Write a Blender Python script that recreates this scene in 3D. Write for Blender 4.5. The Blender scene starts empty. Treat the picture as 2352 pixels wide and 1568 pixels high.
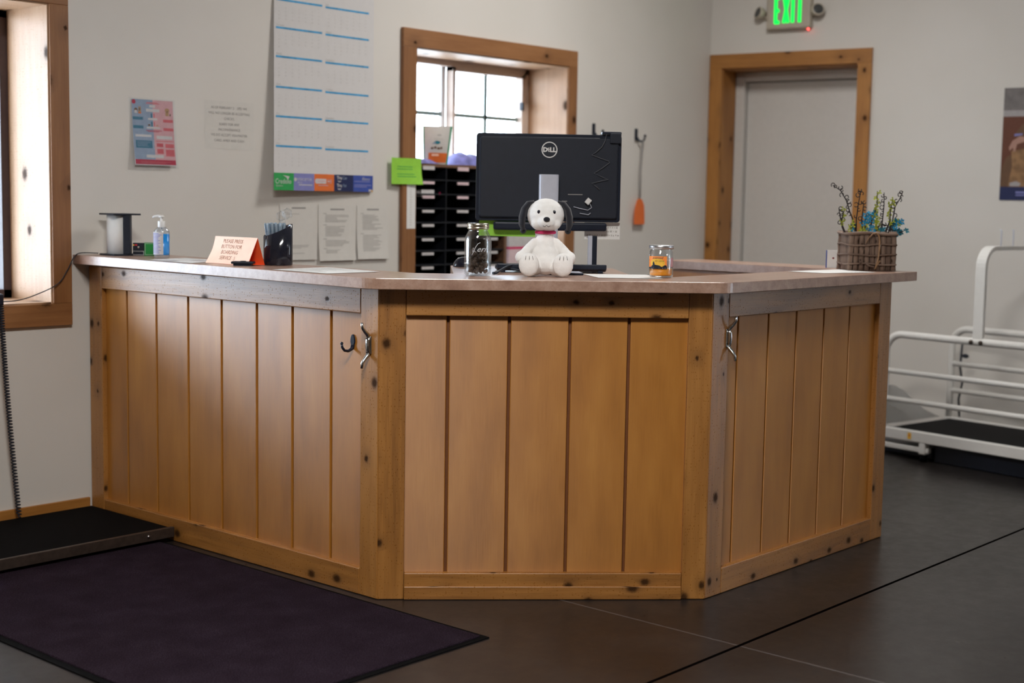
import bpy, bmesh, math, random, calendar
from mathutils import Vector, Matrix
random.seed(7)
SC = bpy.context.scene
COL = SC.collection
PI = math.pi

# ------------------------------------------------------------------ materials
def nodes(name):
    m = bpy.data.materials.new(name); m.use_nodes = True
    nt = m.node_tree; nt.nodes.clear()
    out = nt.nodes.new('ShaderNodeOutputMaterial')
    b = nt.nodes.new('ShaderNodeBsdfPrincipled')
    nt.links.new(b.outputs[0], out.inputs[0])
    return m, nt, b
def nd(nt, t, **kw):
    n = nt.nodes.new(t)
    for k, v in kw.items():
        if hasattr(n, k) and k not in ('color',): setattr(n, k, v)
    return n
def lk(nt, a, b): nt.links.new(a, b)
def setin(n, **kw):
    for k, v in kw.items(): n.inputs[k.replace('_', ' ')].default_value = v
def mth(nt, op, a, b=None, c=None):
    n = nt.nodes.new('ShaderNodeMath'); n.operation = op
    for i, x in enumerate((a, b, c)):
        if x is None: continue
        if isinstance(x, (int, float)): n.inputs[i].default_value = x
        else: nt.links.new(x, n.inputs[i])
    return n.outputs[0]
def ramp(nt, fac, stops):
    r = nt.nodes.new('ShaderNodeValToRGB'); e = r.color_ramp.elements
    while len(e) < len(stops): e.new(0.5)
    for el, (p, c) in zip(e, stops): el.position = p; el.color = (*c, 1)
    nt.links.new(fac, r.inputs[0]); return r.outputs[0]
def mixc(nt, fac, a, b, mode='MIX'):
    n = nt.nodes.new('ShaderNodeMix'); n.data_type = 'RGBA'; n.blend_type = mode
    for i, x in ((0, fac), (6, a), (7, b)):
        if isinstance(x, (int, float)): n.inputs[i].default_value = x
        elif isinstance(x, tuple): n.inputs[i].default_value = (*x, 1)
        else: nt.links.new(x, n.inputs[i])
    return n.outputs[2]
def bump(nt, b, h, strength=.2, dist=.002):
    n = nt.nodes.new('ShaderNodeBump'); n.inputs['Strength'].default_value = strength
    n.inputs['Distance'].default_value = dist
    nt.links.new(h, n.inputs['Height']); nt.links.new(n.outputs[0], b.inputs['Normal'])
def plain(name, col, rough=.5, metal=0, spec=.5, noise=.06, scale=40, coat=0, sheen=0, trans=0, ior=1.45, emit=None, es=1, bumps=0, bscale=200):
    m, nt, b = nodes(name)
    tc = nt.nodes.new('ShaderNodeTexCoord')
    nz = nd(nt, 'ShaderNodeTexNoise'); setin(nz, Scale=scale, Detail=3); lk(nt, tc.outputs['Object'], nz.inputs['Vector'])
    lo = tuple(max(0, c * (1 - noise)) for c in col); hi = tuple(min(1, c * (1 + noise)) for c in col)
    lk(nt, ramp(nt, nz.outputs[0], [(.3, lo), (.7, hi)]), b.inputs['Base Color'])
    setin(b, Roughness=rough, Metallic=metal, IOR=ior)
    b.inputs['Specular IOR Level'].default_value = spec
    b.inputs['Coat Weight'].default_value = coat
    b.inputs['Sheen Weight'].default_value = sheen
    b.inputs['Transmission Weight'].default_value = trans
    if emit: b.inputs['Emission Color'].default_value = (*emit, 1); b.inputs['Emission Strength'].default_value = es
    if bumps:
        n2 = nd(nt, 'ShaderNodeTexNoise'); setin(n2, Scale=bscale, Detail=4); lk(nt, tc.outputs['Object'], n2.inputs['Vector'])
        bump(nt, b, n2.outputs[0], bumps, .002)
    return m
def wood(name, dark, mid, light, knots=.35, kscale=8.0, rough=.42, bmp=.25, speck=0, streak=45, blotch=.5, spec=.6, coat=0, aniso=0):
    m, nt, b = nodes(name)
    tc = nt.nodes.new('ShaderNodeTexCoord'); oi = nt.nodes.new('ShaderNodeObjectInfo')
    rnd = mth(nt, 'MULTIPLY', oi.outputs['Random'], 37.0)
    sx = nt.nodes.new('ShaderNodeSeparateXYZ'); lk(nt, tc.outputs['UV'], sx.inputs[0])
    u = mth(nt, 'ADD', sx.outputs[0], rnd); v = mth(nt, 'ADD', sx.outputs[1], mth(nt, 'MULTIPLY', rnd, .61))
    def vec(su, sv):
        c = nt.nodes.new('ShaderNodeCombineXYZ'); lk(nt, mth(nt, 'MULTIPLY', u, su), c.inputs[0]); lk(nt, mth(nt, 'MULTIPLY', v, sv), c.inputs[1]); return c.outputs[0]
    # knots
    vo = nd(nt, 'ShaderNodeTexVoronoi'); vo.voronoi_dimensions = '2D'; setin(vo, Scale=1.0, Randomness=.9); lk(nt, vec(kscale, kscale * 1.35), vo.inputs['Vector'])
    sr = nt.nodes.new('ShaderNodeSeparateColor'); lk(nt, vo.outputs['Color'], sr.inputs[0])
    keep = mth(nt, 'LESS_THAN', sr.outputs[0], knots)
    size = mth(nt, 'MULTIPLY_ADD', sr.outputs[1], .13, .055)
    nz0 = nd(nt, 'ShaderNodeTexNoise'); setin(nz0, Scale=1.0, Detail=2); lk(nt, vec(90, 120), nz0.inputs['Vector'])
    dd = mth(nt, 'ADD', vo.outputs['Distance'], mth(nt, 'MULTIPLY', mth(nt, 'SUBTRACT', nz0.outputs[0], .5), .07))
    kn = nt.nodes.new('ShaderNodeMapRange'); kn.interpolation_type = 'SMOOTHSTEP'
    lk(nt, mth(nt, 'DIVIDE', dd, size), kn.inputs[0]); setin(kn, From_Min=.35, From_Max=1.25, To_Min=1.0, To_Max=0.0)
    kmask = mth(nt, 'MULTIPLY', kn.outputs[0], keep)
    halo = nt.nodes.new('ShaderNodeMapRange'); halo.interpolation_type = 'SMOOTHSTEP'
    lk(nt, vo.outputs['Distance'], halo.inputs[0]); setin(halo, From_Min=.0, From_Max=.42, To_Min=1.0, To_Max=0.0)
    hm = mth(nt, 'MULTIPLY', halo.outputs[0], keep)
    # grain
    g1 = nd(nt, 'ShaderNodeTexNoise'); setin(g1, Scale=1.0, Detail=5, Roughness=.6); 
    v2 = mth(nt, 'ADD', v, mth(nt, 'MULTIPLY', hm, .012))
    c1 = nt.nodes.new('ShaderNodeCombineXYZ'); lk(nt, mth(nt, 'MULTIPLY', u, 2.2), c1.inputs[0]); lk(nt, mth(nt, 'MULTIPLY', v2, streak), c1.inputs[1]); lk(nt, c1.outputs[0], g1.inputs['Vector'])
    g2 = nd(nt, 'ShaderNodeTexNoise'); setin(g2, Scale=1.0, Detail=4); lk(nt, vec(9, 420), g2.inputs['Vector'])
    g3 = nd(nt, 'ShaderNodeTexNoise'); setin(g3, Scale=1.0, Detail=3); lk(nt, vec(2.5, 7), g3.inputs['Vector'])
    g = mth(nt, 'ADD', mth(nt, 'MULTIPLY', g1.outputs[0], 1 - blotch), mth(nt, 'MULTIPLY', g3.outputs[0], blotch))
    g = mth(nt, 'ADD', g, mth(nt, 'MULTIPLY', mth(nt, 'SUBTRACT', g2.outputs[0], .5), .25))
    g = mth(nt, 'ADD', g, mth(nt, 'MULTIPLY', mth(nt, 'SUBTRACT', oi.outputs['Random'], .5), .12))
    colr = ramp(nt, g, [(.3, dark), (.5, mid), (.72, light)])
    colr = mixc(nt, mth(nt, 'MULTIPLY', hm, .45), colr, tuple(c * .6 for c in dark))
    colr = mixc(nt, mth(nt, 'MULTIPLY', kmask, .92), colr, (.035, .016, .008))
    if speck:
        vs = nd(nt, 'ShaderNodeTexVoronoi'); vs.voronoi_dimensions = '2D'; setin(vs, Scale=1.0); lk(nt, vec(95, 190), vs.inputs['Vector'])
        s2 = nt.nodes.new('ShaderNodeSeparateColor'); lk(nt, vs.outputs['Color'], s2.inputs[0])
        sm = mth(nt, 'MULTIPLY', mth(nt, 'LESS_THAN', vs.outputs['Distance'], mth(nt, 'MULTIPLY', s2.outputs[1], .26)), mth(nt, 'LESS_THAN', s2.outputs[0], .3))
        colr = mixc(nt, mth(nt, 'MULTIPLY', sm, speck * .45), colr, (.03, .016, .01))
    lk(nt, colr, b.inputs['Base Color'])
    rr = mth(nt, 'MULTIPLY_ADD', g2.outputs[0], .16, rough - .08)
    if speck: rr = mth(nt, 'ADD', rr, mth(nt, 'MULTIPLY', sm, .4))
    lk(nt, rr, b.inputs['Roughness'])
    dm = mth(nt, 'MAXIMUM', kmask, sm) if speck else kmask
    dull = mth(nt, 'SUBTRACT', 1.0, mth(nt, 'MULTIPLY', dm, .92))
    lk(nt, mth(nt, 'MULTIPLY', dull, spec), b.inputs['Specular IOR Level']); lk(nt, mth(nt, 'MULTIPLY', dull, coat), b.inputs['Coat Weight'])
    b.inputs['Coat Roughness'].default_value = .35
    if aniso:
        b.inputs['Anisotropic'].default_value = aniso
        tg = nt.nodes.new('ShaderNodeTangent'); tg.direction_type = 'UV_MAP'; tg.uv_map = 'UVMap'; lk(nt, tg.outputs[0], b.inputs['Tangent'])
    bump(nt, b, mth(nt, 'SUBTRACT', mth(nt, 'ADD', g1.outputs[0], mth(nt, 'MULTIPLY', g2.outputs[0], .6)), kmask), bmp, .0015)
    return m

M = {}
M['cedar'] = wood('rough_cedar', (.21, .080, .012), (.36, .148, .026), (.46, .205, .045), knots=.42, kscale=7.5, rough=.42, bmp=.25, speck=.75, spec=1.0, coat=.1)
M['panel'] = wood('grooved_plywood', (.32, .118, .012), (.43, .170, .022), (.52, .225, .036), knots=0, kscale=5, rough=.44, bmp=.06, spec=1.0, coat=.15, aniso=.85, streak=14, blotch=.6)
M['trimwood'] = wood('knotty_pine_trim', (.28, .108, .018), (.39, .165, .032), (.48, .22, .05), knots=.55, kscale=6.0, rough=.5, bmp=.2)
M['wintrim'] = wood('brown_pine_trim', (.19, .074, .022), (.27, .115, .038), (.35, .16, .06), knots=.4, kscale=5.0, rough=.5, bmp=.2)
M['liner'] = wood('pale_pine_liner', (.36, .20, .105), (.44, .26, .145), (.51, .32, .19), knots=.45, kscale=4.2, rough=.5, bmp=.2, speck=.35)
M['groove'] = plain('groove_shadow_wood', (.16, .055, .016), .6)
def laminate():
    m, nt, b = nodes('speckled_laminate')
    tc = nt.nodes.new('ShaderNodeTexCoord')
    n1 = nd(nt, 'ShaderNodeTexNoise'); setin(n1, Scale=22, Detail=6, Roughness=.7); lk(nt, tc.outputs['Object'], n1.inputs['Vector'])
    n2 = nd(nt, 'ShaderNodeTexNoise'); setin(n2, Scale=170, Detail=2); lk(nt, tc.outputs['Object'], n2.inputs['Vector'])
    c = ramp(nt, n1.outputs[0], [(.3, (.29, .165, .12)), (.5, (.40, .25, .185)), (.72, (.49, .34, .27))])
    c = mixc(nt, mth(nt, 'MULTIPLY', ramp(nt, n2.outputs[0], [(.55, (0, 0, 0)), (.75, (1, 1, 1))]), .35), c, (.20, .12, .09))
    lk(nt, c, b.inputs['Base Color']); setin(b, Roughness=.28, IOR=1.5)
    b.inputs['Specular IOR Level'].default_value = 1.0
    return m
M['laminate'] = laminate()
def wallpaint():
    m, nt, b = nodes('eggshell_wall_paint')
    tc = nt.nodes.new('ShaderNodeTexCoord')
    n1 = nd(nt, 'ShaderNodeTexNoise'); setin(n1, Scale=1.3, Detail=3); lk(nt, tc.outputs['Object'], n1.inputs['Vector'])
    lk(nt, ramp(nt, n1.outputs[0], [(.35, (.67, .645, .60)), (.65, (.71, .685, .645))]), b.inputs['Base Color'])
    n2 = nd(nt, 'ShaderNodeTexNoise'); setin(n2, Scale=160, Detail=3); lk(nt, tc.outputs['Object'], n2.inputs['Vector'])
    setin(b, Roughness=.55); b.inputs['Specular IOR Level'].default_value = .35
    bump(nt, b, n2.outputs[0], .12, .002); return m
M['wall'] = wallpaint()
def concrete():
    m, nt, b = nodes('dark_stained_concrete')
    tc = nt.nodes.new('ShaderNodeTexCoord'); P = tc.outputs['Object']
    sx = nt.nodes.new('ShaderNodeSeparateXYZ'); lk(nt, P, sx.inputs[0])
    n1 = nd(nt, 'ShaderNodeTexNoise'); setin(n1, Scale=2.2, Detail=6, Roughness=.62); lk(nt, P, n1.inputs['Vector'])
    c = ramp(nt, n1.outputs[0], [(.3, (.009, .0075, .007)), (.5, (.015, .0125, .0118)), (.7, (.023, .020, .019))])
    # worn, chalky wear and scratches
    n2 = nd(nt, 'ShaderNodeTexNoise'); setin(n2, Scale=14, Detail=6, Roughness=.7); lk(nt, P, n2.inputs['Vector'])
    c = mixc(nt, mth(nt, 'MULTIPLY', ramp(nt, n2.outputs[0], [(.56, (0, 0, 0)), (.78, (1, 1, 1))]), .25), c, (.06, .055, .052))
    # control joints cut along y and x
    def line(axis, pos, w):
        return mth(nt, 'LESS_THAN', mth(nt, 'ABSOLUTE', mth(nt, 'SUBTRACT', sx.outputs[axis], pos)), w)
    c = mixc(nt, mth(nt, 'MULTIPLY', line(0, .43, .005), .6), c, (.10, .09, .09))
    j = mth(nt, 'MAXIMUM', line(1, -2.842, .0065), line(1, -6.6, .0065))
    c = mixc(nt, j, c, (.002, .0015, .0015))
    lk(nt, c, b.inputs['Base Color'])
    lk(nt, mth(nt, 'MULTIPLY_ADD', n2.outputs[0], .28, .18), b.inputs['Roughness'])
    lk(nt, mth(nt, 'MULTIPLY', mth(nt, 'SUBTRACT', 1.0, j), .36), b.inputs['Specular IOR Level'])
    bump(nt, b, mth(nt, 'SUBTRACT', n1.outputs[0], j), .08, .004); return m
M['floor'] = concrete()
def carpet():
    m, nt, b = nodes('dark_plum_carpet')
    tc = nt.nodes.new('ShaderNodeTexCoord'); P = tc.outputs['Object']
    n1 = nd(nt, 'ShaderNodeTexNoise'); setin(n1, Scale=320, Detail=2); lk(nt, P, n1.inputs['Vector'])
    n2 = nd(nt, 'ShaderNodeTexNoise'); setin(n2, Scale=9, Detail=5); lk(nt, P, n2.inputs['Vector'])
    c = ramp(nt, mth(nt, 'ADD', mth(nt, 'MULTIPLY', n1.outputs[0], .8), mth(nt, 'MULTIPLY', n2.outputs[0], .2)), [(.35, (.010, .006, .009)), (.55, (.024, .015, .023)), (.72, (.055, .042, .06))])
    lk(nt, c, b.inputs['Base Color']); setin(b, Roughness=1); b.inputs['Specular IOR Level'].default_value = .03
    b.inputs['Sheen Weight'].default_value = .0
    bump(nt, b, n1.outputs[0], 1, .004); return m
M['carpet'] = carpet()
def glass(name, tint=(1, 1, 1), rough=0.0):
    m, nt, b = nodes(name); setin(b, Roughness=rough, IOR=1.45); b.inputs['Base Color'].default_value = (*tint, 1)
    b.inputs['Transmission Weight'].default_value = 1.0
    return m
def pane_glass(name, w=.06, tint=(1, 1, 1), rough=.02, fres=False):
    m = bpy.data.materials.new(name); m.use_nodes = True; nt = m.node_tree; nt.nodes.clear()
    o = nt.nodes.new('ShaderNodeOutputMaterial'); t = nt.nodes.new('ShaderNodeBsdfTransparent'); g = nt.nodes.new('ShaderNodeBsdfGlossy')
    g.inputs['Roughness'].default_value = rough; t.inputs[0].default_value = (*tint, 1)
    mx = nt.nodes.new('ShaderNodeMixShader'); mx.inputs[0].default_value = w
    if fres:
        lw = nt.nodes.new('ShaderNodeLayerWeight'); lw.inputs[0].default_value = .35; lk(nt, mth(nt, 'MULTIPLY_ADD', lw.outputs['Facing'], .45, w), mx.inputs[0])
    lk(nt, t.outputs[0], mx.inputs[1]); lk(nt, g.outputs[0], mx.inputs[2]); lk(nt, mx.outputs[0], o.inputs[0]); return m
M['pane'] = pane_glass('window_pane_glass')
M['film'] = pane_glass('clear_plastic_film', .035, (.95, .96, .97), .3)
M['jarglass'] = pane_glass('jar_glass', .04, (.95, .97, .98), .04, True)
M['emboss'] = plain('raised_glass_ridge', (.62, .64, .67), .12, spec=1, noise=.02)
M['clearplastic'] = pane_glass('clear_bottle_plastic', .05, (.95, .98, 1), .08, True)
M['rear_wall'] = plain('brown_rear_wall', (.22, .15, .10), .7)
M['ceil'] = plain('ceiling_white', (.75, .74, .72), .8)
M['white_paint'] = plain('white_enamel_paint', (.72, .71, .68), .35, noise=.02)
M['door_paint'] = plain('white_door_paint', (.66, .64, .61), .4, noise=.02)
M['vinyl'] = plain('tan_window_vinyl', (.58, .47, .40), .45, noise=.02)
M['dark_vinyl'] = plain('dark_bronze_sash', (.055, .035, .038), .45)
M['muntin'] = plain('grey_muntin_bar', (.20, .26, .24), .5)
M['white_plastic'] = plain('white_plastic', (.78, .78, .77), .35, noise=.02)
M['beige_plastic'] = plain('beige_thermoplastic', (.50, .45, .37), .45, noise=.03)
M['black'] = plain('satin_black_plastic', (.008, .013, .027), .34, noise=.1)
M['black_matte'] = plain('matte_black_plastic', (.007, .011, .022), .5, noise=.1)
M['gloss_black'] = plain('glossy_black_plastic', (.012, .013, .022), .12, noise=.1, coat=.3)
M['rubber'] = plain('black_rubber', (.003, .003, .0034), .85, spec=.08, noise=.2, bumps=.4, bscale=300)
M['dark_steel'] = plain('brown_black_steel', (.075, .055, .045), .42, metal=.6, noise=.2)
M['chrome'] = plain('polished_nickel', (.56, .57, .57), .2, metal=1, noise=.04)
M['steel'] = plain('brushed_steel', (.55, .55, .56), .35, metal=1, noise=.05)
M['silver'] = plain('silver_painted_plastic', (.55, .57, .65), .35, metal=.1, noise=.03)
M['paper'] = plain('white_paper', (.80, .80, .78), .7, noise=.015)
M['paper_wall'] = plain('aged_white_paper', (.67, .65, .61), .7, noise=.02)
M['paper_cal'] = plain('calendar_paper', (.66, .65, .65), .7, noise=.015)
M['cable_grey'] = plain('grey_cable_sheath', (.11, .11, .12), .4)
M['ink'] = plain('grey_print', (.30, .29, .28), .7)
M['ink_light'] = plain('light_grey_print', (.47, .455, .43), .7)
M['ink_dark'] = plain('dark_print', (.10, .095, .09), .7)
M['blue_bar'] = plain('calendar_blue', (.05, .32, .60), .6, noise=.2)
M['orange_paper'] = plain('neon_orange_card', (1.0, .17, .045), .55, noise=.03)
M['tent_ink'] = plain('faded_brown_print', (.40, .18, .11), .7)
M['orange_pale'] = plain('daylit_card_pale_print', (1.0, .66, .49), .55, noise=.03)  # paler orange: window light painted into the tent front; pouch print too
M['orange_plastic'] = plain('orange_plastic', (.80, .17, .035), .45, noise=.05)
M['lime'] = plain('lime_green_paper', (.30, .65, .06), .65, noise=.05)
M['green_ink'] = plain('green_print', (.02, .33, .075), .6)
M['teal'] = plain('teal_print', (.02, .15, .24), .6)
M['skyblue'] = plain('pale_blue_print', (.25, .33, .45), .6)
M['pink'] = plain('pale_pink_print', (.62, .34, .36), .6)
M['rose'] = plain('rose_print', (.60, .11, .13), .6)
M['crimson'] = plain('crimson_print', (.42, .012, .05), .6)
M['tan'] = plain('tan_print', (.42, .24, .11), .6)
M['pale_fur'] = plain('pale_fur_print', (.36, .34, .34), .6)
M['dog_tan'] = plain('brown_fur_print', (.26, .14, .06), .6, noise=.3, scale=30)
M['rust'] = plain('rust_print', (.12, .036, .016), .6)
M['navy'] = plain('navy_print', (.012, .020, .085), .6)
M['periwinkle'] = plain('periwinkle_print', (.21, .22, .50), .6)
M['royal'] = plain('royal_blue_print', (.045, .085, .37), .6)
M['printorange'] = plain('orange_print', (.72, .16, .03), .6)
M['label_orange'] = plain('bright_orange_label', (.95, .30, .06), .5)
M['skin_print'] = plain('skin_tone_print', (.40, .22, .17), .6)
M['brown_print'] = plain('brown_print', (.13, .065, .03), .6)
M['grey_print'] = plain('grey_photo_print', (.17, .155, .15), .6, noise=.2, scale=20)
M['white_print'] = plain('off_white_print', (.58, .56, .56), .6)
M['yellow_print'] = plain('yellow_print', (.85, .50, .05), .6)
M['circuit_green'] = plain('green_circuit_board', (.015, .24, .045), .4)
M['red'] = plain('red_print', (.60, .03, .05), .5)
M['plush'] = plain('white_plush_fabric', (.88, .87, .85), .9, sheen=.3, noise=.03, scale=60, bumps=.5, bscale=420)
M['plush_black'] = plain('black_plush_fabric', (.012, .013, .02), .9, sheen=.2, noise=.15, bumps=.5, bscale=420)
M['collar'] = plain('pink_collar_felt', (.62, .03, .13), .8)
M['treat'] = plain('dark_brown_kibble', (.055, .032, .020), .7, noise=.5, scale=60, bumps=.6, bscale=150)
M['wax'] = plain('orange_candle_wax', (1.0, .36, .015), .4, noise=.03)
M['sanit'] = plain('blue_sanitiser_gel', (.01, .30, .80), .2, noise=.05)
M['bark'] = wood('grey_bark', (.085, .048, .033), (.20, .128, .09), (.33, .235, .18), knots=.2, kscale=14, rough=.8, bmp=.8, streak=90)
M['cane'] = plain('split_cane', (.30, .17, .085), .55, noise=.25, scale=60)
M['twig'] = plain('dark_twig', (.028, .020, .020), .7, noise=.3)
M['petal_blue'] = plain('blue_petal', (.02, .28, .50), .6, noise=.25, scale=90)
M['petal_teal'] = plain('teal_petal', (.01, .16, .22), .6, noise=.25, scale=90)
M['petal_lime'] = plain('yellow_green_leaf', (.36, .40, .03), .6, noise=.25, scale=90)
M['violet_film'] = plain('violet_foil_pack', (.20, .21, .52), .35, noise=.35, scale=25)
M['pouch'] = plain('pale_grey_pouch', (.58, .56, .53), .45, noise=.03)
M['pouch_green'] = plain('green_pouch_edge', (.015, .30, .15), .45)
M['pink_label'] = plain('pale_pink_label', (.70, .54, .57), .6)
M['pen'] = plain('grey_blue_pen', (.12, .18, .25), .3)
M['pen_cap'] = plain('slate_pen_cap', (.26, .33, .40), .3)
M['organizer'] = plain('black_organiser_board', (.007, .009, .014), .5, noise=.1)
M['veneer'] = plain('brown_veneer_edge', (.16, .085, .05), .55, noise=.2)
M['belt'] = plain('black_treadmill_belt', (.006, .006, .007), .75, spec=.15, bumps=.3)
M['exit_green'] = plain('lit_exit_green', (.0, .6, .1), .5, emit=(.0, .75, .06), es=1.25)
M['led_red'] = plain('lit_red_led', (1, .1, .1), .5, emit=(1, .06, .05), es=6)
M['lens'] = plain('dark_lamp_lens', (.07, .075, .075), .2)
M['zinc'] = plain('zinc_jar_lid', (.62, .58, .46), .25, metal=1, noise=.05)
M['stucco'] = plain('pale_outdoor_siding', (.75, .76, .78), .8)
M['gravel'] = plain('pale_gravel', (.55, .54, .52), .9, noise=.2, scale=6)

# ------------------------------------------------------------------ mesh builder
class MB:
    def __init__(s): s.v = []; s.f = []; s.uv = []; s.mi = []; s.mats = []; s.sm = []; s.warp = None
    def slot(s, m):
        if m not in s.mats: s.mats.append(m)
        return s.mats.index(m)
    def face(s, pts, m, uvs=None, smooth=False):
        i = len(s.v); s.v += [Vector(p) for p in pts]; s.f.append(list(range(i, i + len(pts))))
        s.uv.append(uvs or [(p[0], p[2] if len(p) > 2 else 0) for p in pts]); s.mi.append(s.slot(m)); s.sm.append(smooth)
    def grid(s, rows, m, closed_u=False, closed_v=False, smooth=True, uvf=None, cap0=False, cap1=False):
        """rows: list of rings of points -> shared-vertex quads"""
        base = len(s.v); nr = len(rows); nc = len(rows[0]); sl = s.slot(m)
        for r in rows: s.v += [Vector(p) for p in r]
        for i in range(nr if closed_v else nr - 1):
            for j in range(nc if closed_u else nc - 1):
                i2, j2 = (i + 1) % nr, (j + 1) % nc
                s.f.append([base + i * nc + j, base + i * nc + j2, base + i2 * nc + j2, base + i2 * nc + j])
                ii, jj = i + 1, j + 1
                if uvf: s.uv.append([uvf(i, j), uvf(i, jj), uvf(ii, jj), uvf(ii, j)])
                else: s.uv.append([(i / nr, j / nc), (i / nr, jj / nc), (ii / nr, jj / nc), (ii / nr, j / nc)])
                s.mi.append(sl); s.sm.append(smooth)
        for cap, i in ((cap0, 0), (cap1, nr - 1)):
            if cap:
                idx = [base + i * nc + j for j in range(nc)]
                if i == 0: idx = idx[::-1]
                s.f.append(idx); s.uv.append([(s.v[k].x, s.v[k].y) for k in idx]); s.mi.append(sl); s.sm.append(False)
    def box(s, lo, hi, m, g='x', X=None, skip=''):
        lo = Vector(lo); hi = Vector(hi); ga = 'xyz'.index(g)
        def P(a, b, c): return Vector(((lo, hi)[a].x, (lo, hi)[b].y, (lo, hi)[c].z))
        quads = {'-x': [(0,1,0),(0,0,0),(0,0,1),(0,1,1)], '+x': [(1,0,0),(1,1,0),(1,1,1),(1,0,1)],
                 '-y': [(0,0,0),(1,0,0),(1,0,1),(0,0,1)], '+y': [(1,1,0),(0,1,0),(0,1,1),(1,1,1)],
                 '-z': [(0,1,0),(1,1,0),(1,0,0),(0,0,0)], '+z': [(0,0,1),(1,0,1),(1,1,1),(0,1,1)]}
        base = len(s.v); idx = {}
        for a in (0, 1):
            for b in (0, 1):
                for c in (0, 1):
                    p = P(a, b, c); idx[(a, b, c)] = len(s.v); s.v.append(X @ p if X else p)
        for k, q in quads.items():
            if k in skip.split(): continue
            na = 'xyz'.index(k[1]); uvs = []
            for t in q:
                p = P(*t)
                if na == ga: o = [i for i in range(3) if i != na]; uvs.append((p[o[0]] * .3, p[o[1]]))
                else: o = [i for i in range(3) if i not in (na, ga)][0]; uvs.append((p[ga], p[o] + na * 1.7))
            s.f.append([idx[t] for t in q]); s.uv.append(uvs); s.mi.append(s.slot(m)); s.sm.append(False)
    def prism(s, poly, h0, h1, m, fn=None, smooth=False):
        """extrude a polygon (2D, ccw) between h0 and h1 along local z; fn maps (x,y,z)->point"""
        fn = fn or (lambda x, y, z: (x, y, z)); n = len(poly); base = len(s.v); sl = s.slot(m)
        for h in (h0, h1): s.v += [Vector(fn(x, y, h)) for x, y in poly]
        s.f.append([base + i for i in range(n)][::-1]); s.uv.append([(poly[i][0], poly[i][1]) for i in range(n)][::-1]); s.mi.append(sl); s.sm.append(False)
        s.f.append([base + n + i for i in range(n)]); s.uv.append([tuple(p) for p in poly]); s.mi.append(sl); s.sm.append(False)
        for i in range(n):
            j = (i + 1) % n
            s.f.append([base + i, base + j, base + n + j, base + n + i]); s.uv.append([(0, 0), (.1, 0), (.1, .1), (0, .1)]); s.mi.append(sl); s.sm.append(smooth)
    def tube(s, pts, r, m, n=8, caps=True, closed=False, flat=1.0):
        pts = [Vector(p) for p in pts]; rows = []; N = len(pts); prev = None
        for i, p in enumerate(pts):
            a = pts[max(i - 1, 0)] if not closed else pts[i - 1]; b = pts[min(i + 1, N - 1)] if not closed else pts[(i + 1) % N]
            t = (b - a).normalized()
            if prev is None:
                up = Vector((0, 0, 1)) if abs(t.z) < .9 else Vector((1, 0, 0)); x = t.cross(up).normalized()
            else: x = (prev - t * prev.dot(t)).normalized()
            prev = x; y = t.cross(x); rr = r[i] if isinstance(r, (list, tuple)) else r
            rows.append([p + x * rr * math.cos(2 * PI * k / n) + y * rr * flat * math.sin(2 * PI * k / n) for k in range(n)])
        s.grid(rows, m, closed_u=True, closed_v=closed, cap0=caps and not closed, cap1=caps and not closed, uvf=lambda i, j: (i * .02, j * .01))
    def lathe(s, prof, m, n=32, c=(0, 0, 0), sy=1.0, top=None, a0=0, a1=2 * PI, smooth=True):
        """prof: list of (r,z)"""
        full = abs(a1 - a0 - 2 * PI) < 1e-6; k = n if full else n + 1; rows = []
        for r, z in prof:
            rows.append([(c[0] + r * math.cos(a0 + (a1 - a0) * j / n), c[1] + sy * r * math.sin(a0 + (a1 - a0) * j / n), c[2] + z) for j in range(k)])
        s.grid(rows, m, closed_u=full, cap0=full and prof[0][0] > 1e-6, cap1=full and prof[-1][0] > 1e-6, smooth=smooth)
    def ball(s, c, r, m, n=16, R=None):
        r = r if isinstance(r, (tuple, list)) else (r, r, r); rows = []
        for i in range(n // 2 + 1):
            th = -PI / 2 + PI * i / (n // 2); row = []
            for j in range(n):
                ph = 2 * PI * j / n; q = Vector((r[0] * math.cos(th) * math.cos(ph), r[1] * math.cos(th) * math.sin(ph), r[2] * math.sin(th)))
                if R: q = R @ q
                row.append(Vector(c) + q)
            rows.append(row)
        s.grid(rows, m, closed_u=True)
    def quad(s, fn, u0, v0, u1, v1, m, off=0.0, nu=1, nv=1):
        """rectangle in sheet coordinates (u right, v up); fn(u,v,off) -> point"""
        rows = [[fn(u0 + (u1 - u0) * j / nu, v0 + (v1 - v0) * i / nv, off) for j in range(nu + 1)] for i in range(nv + 1)]
        s.grid(rows, m, smooth=nu * nv > 1, uvf=lambda i, j: (u0 + (u1 - u0) * j / nu, v0 + (v1 - v0) * i / nv))
    def poly(s, fn, pts, m, off): s.face([fn(u, v, off) for u, v in pts], m, [tuple(p) for p in pts])
    def disc(s, fn, u, v, ru, rv, m, off, n=20): s.poly(fn, [(u + ru * math.cos(2 * PI * i / n), v + rv * math.sin(2 * PI * i / n)) for i in range(n)], m, off)
    def text(s, fn, body, size, u, v, m, off, align='CENTER', shear=0, sx=1.0, bold=0, spacing=1.0):
        for (vs, fs) in [text_geo(body, size, align, shear, bold, spacing)]:
            base = len(s.v); s.v += [Vector(fn(u + x * sx, v + y, off)) for x, y in vs]; sl = s.slot(m)
            for f in fs: s.f.append([base + i for i in f]); s.uv.append([vs[i] for i in f]); s.mi.append(sl); s.sm.append(False)
    def xf(s, X):
        s.v = [X @ p for p in s.v]; return s
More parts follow.
